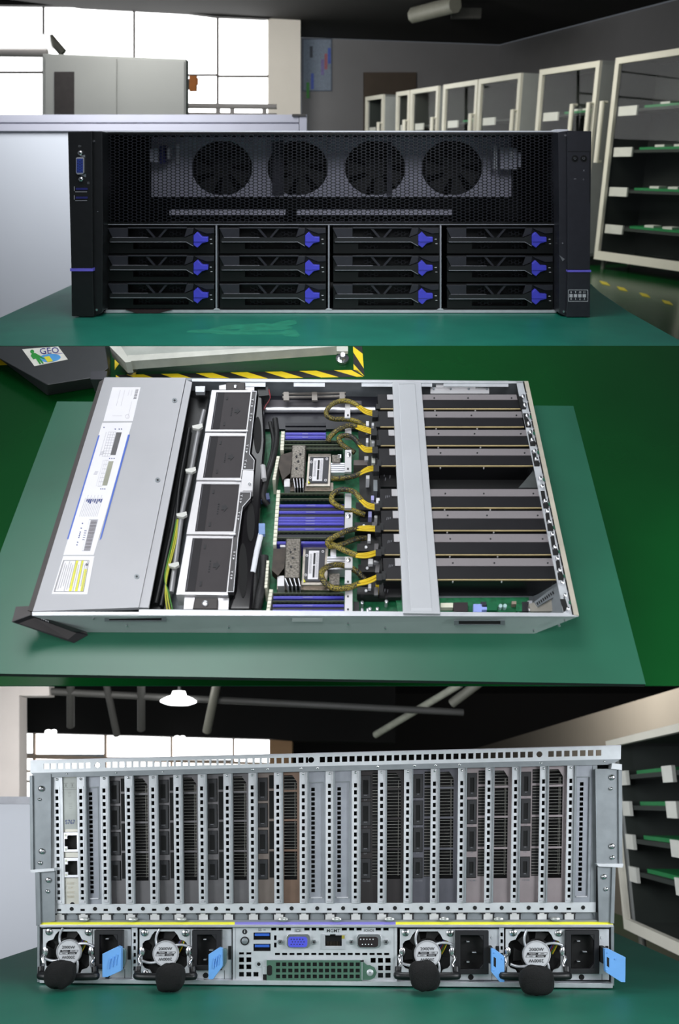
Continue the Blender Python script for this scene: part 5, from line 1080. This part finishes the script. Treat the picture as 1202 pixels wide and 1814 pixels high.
# network card in the first slot
b = MB(); b.plate(PR, 112.5, 1366, 138.5, 1601, [(114.5, 1469, 138, 1503), (114.5, 1516, 138, 1550)], 4, 7); nc = b.done('network_card', [NICBR], sr)
b = MB(); b.box(PR, 114, 1367, 138, 1462, 3.2, 4); b.box(PR, 111.5, 1389, 138, 1389.5, 2.9, 3.2, 1)
for x in (116, 127.5):
    for y in (1377, 1385): b.box(PR, x, y, x + 6.5, y + .8, 2.8, 3.2, 2)
    b.box(PR, x + 2, 1379, x + 4, 1384, 2.8, 3.2, 2)
for k in range(4): b.box(PR, 122.5, 1394 + k * 2.6, 128 - (k % 2), 1394.8 + k * 2.6, 2.8, 3.2, 3); b.box(PR, 124, 1414 + k * 3, 130, 1414.8 + k * 3, 2.8, 3.2, 3)
b.text(PR, '5767', (125.5, 1449.5), (8.6, 0), (0, -11.5), 2.8, 4)
b.done('card_sticker', [mat('card_sticker_grey', rgb(186, 190, 186), .5), GREYP, mat('pale_print', rgb(150, 152, 148), .6), mat('paler_print', rgb(164, 166, 162), .6), INKBLUE], nc)
for y in (1468, 1515):
    b = MB(); b.plate(PR, 114, y, 138.5, y + 36, [(120, y + 5.5, 137, y + 31.5), (115, y + 12, 120, y + 26)], 1, 4); b.box(PR, 114, y, 138.5, y + 36, 12, 14, 1); b.box(PR, 113.6, y - .6, 139, y, .6, 4, 1); b.box(PR, 113.6, y + 36, 139, y + 36.6, .6, 4, 1)
    b.box(PR, 115.2, y + 3, 118.6, y + 7.5, .4, 1, 2); b.box(PR, 115.2, y + 29, 118.6, y + 33.5, .4, 1, 2); b.done('network_port', [STEELB, VOID, mat('led_pale', rgb(210, 214, 196), .4)], nc)
b = MB()
for k, t in enumerate(('XTAX', 'D D', 'OPAX', '00000')): b.text(PR, t, (124.5, 1562 + k * 8.3), (5, 0), (0, -7), 3.6)
b.done('stamped_print', mat('stamp_pale', rgb(206, 196, 178), .5), nc)
b = MB(); b.disc(PR, 127, 1600.5, 4, 3.4, 4, 12); b.done('notch', VOID, nc)
blank(1)
for i, k in ((2, 'a'), (3, 'b'), (4, 'a'), (5, 'b'), (6, 'a'), (7, 'b')): (bracket_a if k == 'a' else bracket_b)(i, GPUBR)
bracket_a(8, mat('gpu_bracket_warm', rgb(124, 114, 108), .42, .5, .08, 40)); bracket_b(9, BROWNB)
blank(10); blank(11)
bracket_a(12, GPUBD, True); bracket_b(13, GPUBD)
GD2 = mat('gpu_bracket_grey', rgb(92, 92, 100), .42, .5, .08, 40)
bracket_a(14, GD2, False, True); bracket_b(15, GD2)
for i in (16, 18): bracket_a(i, GPUBW, False, True)
for i in (17, 19): bracket_b(i, GPUBW)
blank(20)
b = MB(); b.prism(PR, [(1046, 1362), (1054, 1362), (1056, 1630), (1046, 1601)], 2, 40); b.done('side_channel', STEELD, sr)

# --- power supplies
def rrect(x0, y0, x1, y1, r):
    out = []
    for cx, cy, a in ((x1 - r, y0 + r, -90), (x1 - r, y1 - r, 0), (x0 + r, y1 - r, 90), (x0 + r, y0 + r, 180)):
        for k in range(5): t = math.radians(a + 22.5 * k); out.append((cx + r * math.cos(t), cy + r * math.sin(t)))
    return out
def psu(x0, x1, fc, fr, sock, latch, pad, screws, left, seed):
    cx, cy = fc; pr = thing_part = None
    fx0, fx1 = x0 + 4, sock[0] - 4
    b = MB(); b.box(PB, x0 + 2, 1645, x1 - 2, 1730, 30, 300); pr = b.done('power_supply', VOID, sr)
    b = MB(); b.plate(PB, fx0, 1646, fx1, 1736, [(fx0 + 5, 1650, fx1 - 5, 1732)], 2, 5)
    for sx, sy, X, Y in ((1, 1, fx0 + 5, 1650), (-1, 1, fx1 - 5, 1650), (1, -1, fx0 + 5, 1732), (-1, -1, fx1 - 5, 1732)):
        P_ = [(X, Y), (X + sx * 22, Y), (X + sx * 17, Y + sy * 6), (X + sx * 13, Y + sy * 14), (X + sx * 4, Y + sy * 17), (X, Y + sy * 22)]
        b.prism(PB, P_ if sx * sy > 0 else P_[::-1], 2, 5)
    b.plate(PB, fx1, 1646, x1 - 2, 1736, [(sock[0], sock[1], sock[2], sock[3])], 4, 7); b.box(PB, x1 - 8, 1676, x1 - 3, 1700, 2.5, 4, 1)
    b.disc(PB, x1 - 14, 1661, 3, 3, 4, 14); b.disc(PB, (sock[0] + sock[2]) / 2 - 2, 1728 if left else 1731, 5, 3.4, 4, 16, mi=1)
    b.box(PB, fx1 + 2, sock[3] + 1, fx1 + 2.6, 1736, 3.4, 4, 1); b.box(PB, (sock[2] + x1) / 2 - 5, sock[3], (sock[2] + x1) / 2 - 4.4, 1736, 3.4, 4, 1)
    b.done('face_plate', [STEEL, VOID], pr)
    for k in range(4):
        b = MB(); a = math.radians(38 + 90 * k + (8 if left else 0)); pts = []
        for t in [j / 7 for j in range(8)]:
            r = fr - 2 + (24) * t; an = a + .55 * t; pts.append(PB.P(cx + r * math.cos(an) * 1.06, cy + r * math.sin(an) * 1.0, 1))
        b.tube(pts, .0016 * KB, 8); b.done('guard_spoke', STEELB, pr)
    b = MB(); b.disc(PB, cx, cy, fr, -3, 3, 36, dome=.6); b.ring(PB, cx, cy, fr - 2, fr - .6, -4, -3, 36, mi=1)
    cap = b.done('fan_cap', [CAPW, mat('cap_rim', rgb(160, 160, 164), .4)], pr)
    k = fr / 22.
    b = MB(); b.text(PB, '2000W', (cx - .5, cy - 8.2 * k), (7.6 * k, 0), (0, -7.4 * k), -4.2); b.text(PB, '2000W', (cx - .5, cy + 9 * k), (-7.6 * k, 0), (0, 7.4 * k), -4.2)
    sk = lambda u0, v0, u1, v1: [(cx + (u0 - v0 * .12) * k, cy + v0 * k), (cx + (u1 - v0 * .12) * k, cy + v0 * k), (cx + (u1 - v1 * .12 - .5) * k, cy + v1 * k), (cx + (u0 - v1 * .12 - .5) * k, cy + v1 * k)]
    b.prism(PB, sk(-15, -3.6, 2, .0), -4, -3.4); b.prism(PB, sk(-.5, .4, 14.5, 4), -4, -3.4)
    for q in (sk(2, -3.6, 16.5, 0), sk(-16, .4, -.5, 4)): qring(b, PB, q, sub(q, .03, .12, .97, .88), -4, -3.4)
    b.text(PB, 'Titanium', (cx - 6.5 * k, cy - 1.8 * k), (2.9 * k, 0), (0, -2.9 * k), -4.5, 1); b.text(PB, 'CRPS', (cx + 8.5 * k, cy - 1.8 * k), (3 * k, 0), (0, -3 * k), -4.5)
    b.text(PB, 'CRPS', (cx - 8.5 * k, cy + 2.2 * k), (-3 * k, 0), (0, 3 * k), -4.5); b.text(PB, 'Titanium', (cx + 6.5 * k, cy + 2.2 * k), (-2.9 * k, 0), (0, 2.9 * k), -4.5, 1)
    b.done('cap_lettering', [INK, WHITE], cap)
    b = MB(); b.disc(PB, cx, cy, fr + 4, 16, 22, 24)
    for j in range(7):
        a = 2 * math.pi * j / 7; b.prism(PB, [(cx + r * math.cos(a + t), cy + r * math.sin(a + t)) for r, t in ((20, 0), (43, .2), (43, .75), (20, .55))], 16, 20)
    b.done('fan_wheel', FANDARK, pr)
    for j, c in enumerate((YWIRE, mat('wire_green', rgb(60, 110, 50), .5), mat('wire_red', rgb(120, 40, 36), .5), mat('wire_blue', rgb(50, 60, 120), .5))):
        b = MB(); b.tube(curve([PB.P(fx1 - 8 - j * 1.5, 1660, 12), PB.P(fx1 - 12 - j * 3, 1674, 10), PB.P(fx1 - 20 - j * 3, 1690, 12)], 5), .0008 * KB, 6); b.done('fan_wire', c, pr)
    for x, y in screws:
        b = MB(); b.disc(PB, x, y, 6.4, 0, 2, 20, dome=1.6); s_ = b.done('screw', CHROME, pr); b2 = MB(); b2.box(PB, x - 3, y - .7, x + 3, y + .7, -2, -.9); b2.box(PB, x - .7, y - 3, x + .7, y + 3, -2, -.9); b2.done('screw_cross', INK, pr)
    # power inlet
    X0, Y0, X1, Y1 = sock
    hx = [(X0 + 9, Y0 + 8), (X1 - 16, Y0 + 8), (X1 - 9, Y0 + 18), (X1 - 9, Y1 - 18), (X1 - 16, Y1 - 9), (X0 + 9, Y1 - 9)]
    b = MB(); b.plate(PB, X0, Y0, X1, Y1, [(X0 + 9, Y0 + 8, X1 - 9, Y1 - 9)], -8, 2); b.prism(PB, [(X1 - 17, Y0 + 8), (X1 - 9, Y0 + 8), (X1 - 9, Y0 + 19)], -7, 2); b.prism(PB, [(X1 - 9, Y1 - 19), (X1 - 9, Y1 - 9), (X1 - 17, Y1 - 9)], -7, 2); b.box(PB, X0 + 9, Y0 + 8, X1 - 9, Y1 - 9, 12, 14, 1)
    inl = b.done('power_inlet', [mat('inlet_black', rgb(30, 29, 33), .4), VOID], pr, bevel=.0005)
    b = MB(); my = (Y0 + Y1) / 2
    for x, y, w_ in ((X0 + 20, my - 20, 5), (X0 + 20, my + 16, 5), (X0 + 30, my - 1, 7)): b.box(PB, x, y, x + w_, y + 1.4, 2, 12)
    b.done('contact_pin', STEELB, inl)
    # release latch
    b = MB()
    if left:
        lx1, lx0 = max(p[0] for p in latch), min(p[0] for p in latch); b.prism(PB, latch, -34, -22); b.prism(PB, [(lx1 - 1, 1680), (lx1 + 6, 1681), (lx1 + 8, 1686), (lx1 + 7, 1706), (lx1 + 3, 1714), (lx1 - 1, 1716)], -12, -4, 1)
        for j in range(3):
            x = lx0 + (lx1 - lx0) * (.40 + .19 * j); y = 1698 - 3.4 * j
            b.tube([PB.P(x + 1.5, y, -35), PB.P(x - .6, y + 8, -35), PB.P(x - 1.5, y + 18, -35)], .0009 * KB, 6)
    else:
        b.prism(PB, latch, -34, -22); lx, ly = latch[0]; b.prism(PB, [(lx + 4, ly + 14), (lx + 8, ly + 16.5), (lx + 8, ly + 33), (lx + 4, ly + 30)], -34.6, -34, 1); b.box(PB, lx - 4, ly - 2, lx + 3, ly + 26, -22, 4, 1)
        b.disc(PB, lx + 5, ly + 7, 1.6, -35, -34, 10); b.disc(PB, lx + 4, ly + 38, 1.6, -35, -34, 10); b.disc(PB, lx + 19, ly + 18, 1.8, -35, -34, 10)
    b.done('release_latch', [PSUBLUE, mat('latch_grey_plate', rgb(110, 138, 140), .4, .3) if left else VOID], pr, bevel=.0007)  # second colour is a grey-green plate beside the left-hand latches
    # handle with foam pad
    hy = 1727 if left else 1726
    b = MB(); b.tube(curve([PB.P(fx0 + 3, 1690, 0), PB.P(fx0 - 1, 1696, -8), PB.P(fx0 + 1, 1708, -12), PB.P(fx0 - 2, 1716, -20)], 5), .0022 * KB, 8); b.disc(PB, fx0 + 4, 1686, 5, -4, 2, 16, 8, dome=1); b.done('handle_bracket', CHROME, pr)
    b = MB(); b.tube(curve([PB.P(fx1 - 1, 1690, 0), PB.P(fx1 + 3, 1698, -8), PB.P(fx1 - 1, 1708, -12), PB.P(fx1 + 4, 1718, -20)], 5), .0022 * KB, 8); b.disc(PB, fx1 - 2, 1686, 5, -4, 2, 16, 8, dome=1); b.done('handle_bracket', CHROME, pr)
    b = MB(); b.tube(curve([PB.P(fx0 - 3, 1713, -20), PB.P(fx0 - 3, 1724, -24), PB.P(fx0 + 3, hy + 3, -36), PB.P(fx1, hy + 3, -36), PB.P(fx1 + 5, 1726, -24), PB.P(fx1 + 5, 1713, -20)], 6), .0042 * KB, 10); b.done('handle', BLACK, pr)
    px0, py0, px1, py1 = pad; b = MB(); c = PB.P((px0 + px1) / 2, (py0 + py1) / 2 - 1, -60); s_ = PB.s
    b.blob(c, V((s_ * (px1 - px0) * .48, 0, 0)), NB * .015 * KB, UP_B * (s_ * (py1 - py0) * .46), seed, 30, 18, .06); b.done('foam_pad', FOAM, pr)
psu(72, 234, (121.5, 1686.5), 22, (167, 1648, 217, 1717), [(181, 1731), (181, 1690), (209, 1676.5), (214, 1679), (214, 1720), (190, 1731)], (80, 1705, 132, 1749), [(86.5, 1650.5), (156, 1651.5)], True, 1)
psu(243, 412, (293, 1689.5), 23, (340, 1648, 392, 1719), [(369, 1735), (369, 1691), (388, 1679), (393, 1681), (393, 1713), (377, 1735)], (277, 1710, 326, 1754), [(255.5, 1652.5), (328, 1653), (258, 1724)], True, 2)
psu(704, 886, (757, 1690), 24, (806, 1649, 865, 1726), [(870, 1681), (875, 1681), (893, 1695), (893, 1740), (885, 1740), (870, 1722)], (725, 1706, 777, 1753), [(718, 1652.5), (797, 1653)], False, 3)
psu(891, 1080, (950, 1691.5), 25, (1002, 1648, 1061, 1725), [(1070.5, 1681), (1077, 1681), (1107.5, 1696), (1107, 1740), (1100, 1740), (1072, 1722)], (921, 1715, 980, 1760), [(909, 1652.5), (989.5, 1653), (988, 1729)], False, 4)
for x0, x1 in ((233, 243), (412, 416.5), (698, 703), (884, 892)):
    b = MB(); hh = [((x0 + x1) / 2 - 2, 1652 + k * 12, (x0 + x1) / 2 + 2.4, 1659 + k * 12) for k in range(6)] if x1 - x0 > 7 else []
    b.plate(PB, x0, 1643, x1, 1738, hh, 0, 4); b.done('bay_divider', STEEL, sr)

# --- input/output panel
H = []
for a, c in ((480, 489), (493, 502), (506, 515), (538.5, 548), (551.5, 560), (564, 573.5), (605, 614), (618, 627), (631, 640), (665, 674.5), (678.5, 688)): H.append((a, 1643.5, c, 1648.4))
H += [(485, 1657, 489.5, 1665.5), (485, 1670, 489.5, 1678.5)]
H += [(486.5 + 12.9 * k, 1688, 495.5 + 12.9 * k, 1692) for k in range(16)]
for y0, y1 in ((1687, 1691), (1696, 1704.6), (1708.5, 1717), (1722, 1730)): H += [(423, y0, 431.8, y1), (436, y0, 444.8, y1)]
H.append((448.5, 1722, 457.5, 1730)); H += [(656, 1697, 665, 1705.6)]
for y0, y1 in ((1697, 1705.6), (1710.5, 1719.2), (1723.5, 1732)): H += [(669.2, y0, 678, y1), (682.2, y0, 691.5, y1)]
H += [(448.6, 1652, 479, 1665), (448.6, 1672, 479, 1685), (569.5, 1655, 611, 1676)]
b = MB(); b.plate(PB, 417, 1643, 697.5, 1737.5, H, 0, 3); io = b.done('io_panel', STEEL, sr)
for y in (1652, 1672):
    b = MB(); b.box(PB, 449, y, 478.6, y + 13, 12, 14, 1); b.box(PB, 451, y + 1.5, 477, y + 6, 2, 12); b.box(PB, 448.6, y - .8, 479, y, -1, 3, 2); b.done('usb_port', [USBB, VOID, STEELB], io)
b = MB(); b.disc(PB, 433.2, 1667, 7.8, -1.5, 0, 24); b.disc(PB, 433.2, 1667, 5.6, -3.5, -1.5, 20, dome=1.2, mi=1); b.done('identify_button', [INK, STEELD], io)
b = MB(); b.disc(PB, 433.2, 1650.6, 4.6, -.5, 0, 18); b.text(PB, 'i', (433.2, 1650.4), (9, 0), (0, -8), -.8, 1); b.text(PB, 'SS', (460, 1647.2), (6.6, 0), (0, -6.6), -.4); b.text(PB, 'Y', (467.5, 1647.2), (0, 5), (7, 0), -.4)
qring(b, PB, [(524.5, 1646.5), (530.5, 1646.5), (530.5, 1651), (524.5, 1651)], [(525.2, 1647.2), (529.8, 1647.2), (529.8, 1650.3), (525.2, 1650.3)], -.4, 0); b.box(PB, 532, 1646, 532.9, 1651, -.4, 0); b.box(PB, 522, 1646, 522.9, 1651, -.4, 0)
b.text(PB, 'MGMT', (590, 1649), (8.2, 0), (0, -8.2), -.4); b.text(PB, 'IOIOI', (653, 1648.6), (7.6, 0), (0, -6.4), -.4); b.done('panel_lettering', [INK, WHITE], io)
def dsub(x0, y0, x1, y1, face, pins, name, fm):
    b = MB(); b.prism(PB, rrect(x0, y0, x1, y1, 6), -7, 0); b.prism(PB, rrect(x0 + 2.4, y0 + 4.5, x1 - 5, y1 - 1, 5), -7.6, -7, 1)
    for j, (n, o) in enumerate(pins):
        for k in range(n): b.disc(PB, x0 + 8 + o + k * (x1 - x0 - 20) / 4.2, y0 + 9 + j * (10. / max(1, len(pins) - 1)) * .9, 1.1, -8, -7.6, 8, mi=2)
    b.done(name, [CHROME, fm, INK if face == 'v' else WHITE], io, bevel=.0006)
dsub(507.5, 1655, 549, 1679, 'v', ((5, 0), (5, 2), (5, 0)), 'video_port', VGAB); dsub(631.5, 1655, 674.5, 1679, 's', ((5, -1), (4, 2)), 'serial_port', mat('serial_face', rgb(32, 22, 24), .4))
for x in (496, 555.5, 622, 683.5):
    b = MB(); b.disc(PB, x, 1669, 4.8, -4, 0, 6, dome=0); b.disc(PB, x, 1669, 2, -4.3, -4, 12, mi=1); b.done('hex_standoff', [CHROME, INK], io)
b = MB(); b.plate(PB, 569, 1654.5, 611.5, 1682, [(575.5, 1657, 605, 1677), (584, 1654, 594, 1658)], -2, 8); b.box(PB, 570, 1655, 611, 1681, 10, 12, 1); b.box(PB, 605, 1657, 610, 1663, -2.6, -2, 2)
for k in range(9): b.box(PB, 579 + k * 2.6, 1668, 579.6 + k * 2.6, 1676, 8, 10, 3)
b.done('management_port', [STEELB, VOID, mat('led_olive', rgb(170, 160, 60), .4), mat('contact_dark', rgb(70, 60, 44), .4)], io)
b = MB(); b.ring(PB, 458, 1708, 3.2, 6, -1.2, 0, 20); b.disc(PB, 458, 1708, 3.2, -.4, 0, 16, mi=1); b.done('panel_eyelet', [STEELB, VOID], io)
ph = [(488.5 + 10.85 * k, y, 495.8 + 10.85 * k, y + h_) for k in range(14) for y, h_ in ((1705, 6.6), (1716, 6.6), (1726.5, 6.6))]
b = MB(); b.plate(PB, 472, 1700.5, 641, 1737.5, ph, -6, -3); b.prism(PB, [(641, 1702), (650, 1710), (655, 1710), (663, 1714), (667, 1723), (663, 1732), (655, 1736), (641, 1736)], -4, -2); b.box(PB, 473, 1702, 640, 1737, -2.9, -1, 1)
b.prism(PB, rrect(472.5, 1710, 481.5, 1728, 3.5), -6.6, -6, 1); b.box(PB, 465.5, 1712.5, 472, 1726, -3, 0, 2); b.box(PB, 465.5, 1726, 472, 1737, -.6, 0, 1); b.box(PB, 640.4, 1702, 641.4, 1736, -7, -3, 3); b.box(PB, 472, 1700, 641, 1701, -7, -3, 3); b.box(PB, 638, 1701, 644, 1704, -7.4, -5, 1)
ex = b.done('expansion_cover', [GREENBL, VOID, STEEL, STEELB], io)
b = MB(); b.disc(PB, 655, 1723, 6, -6.5, -4, 18, dome=1.4); b.disc(PB, 655, 1723, 1.6, -8.2, -7, 8, mi=1); b.done('cover_screw', [STEEL, GREYP], io)
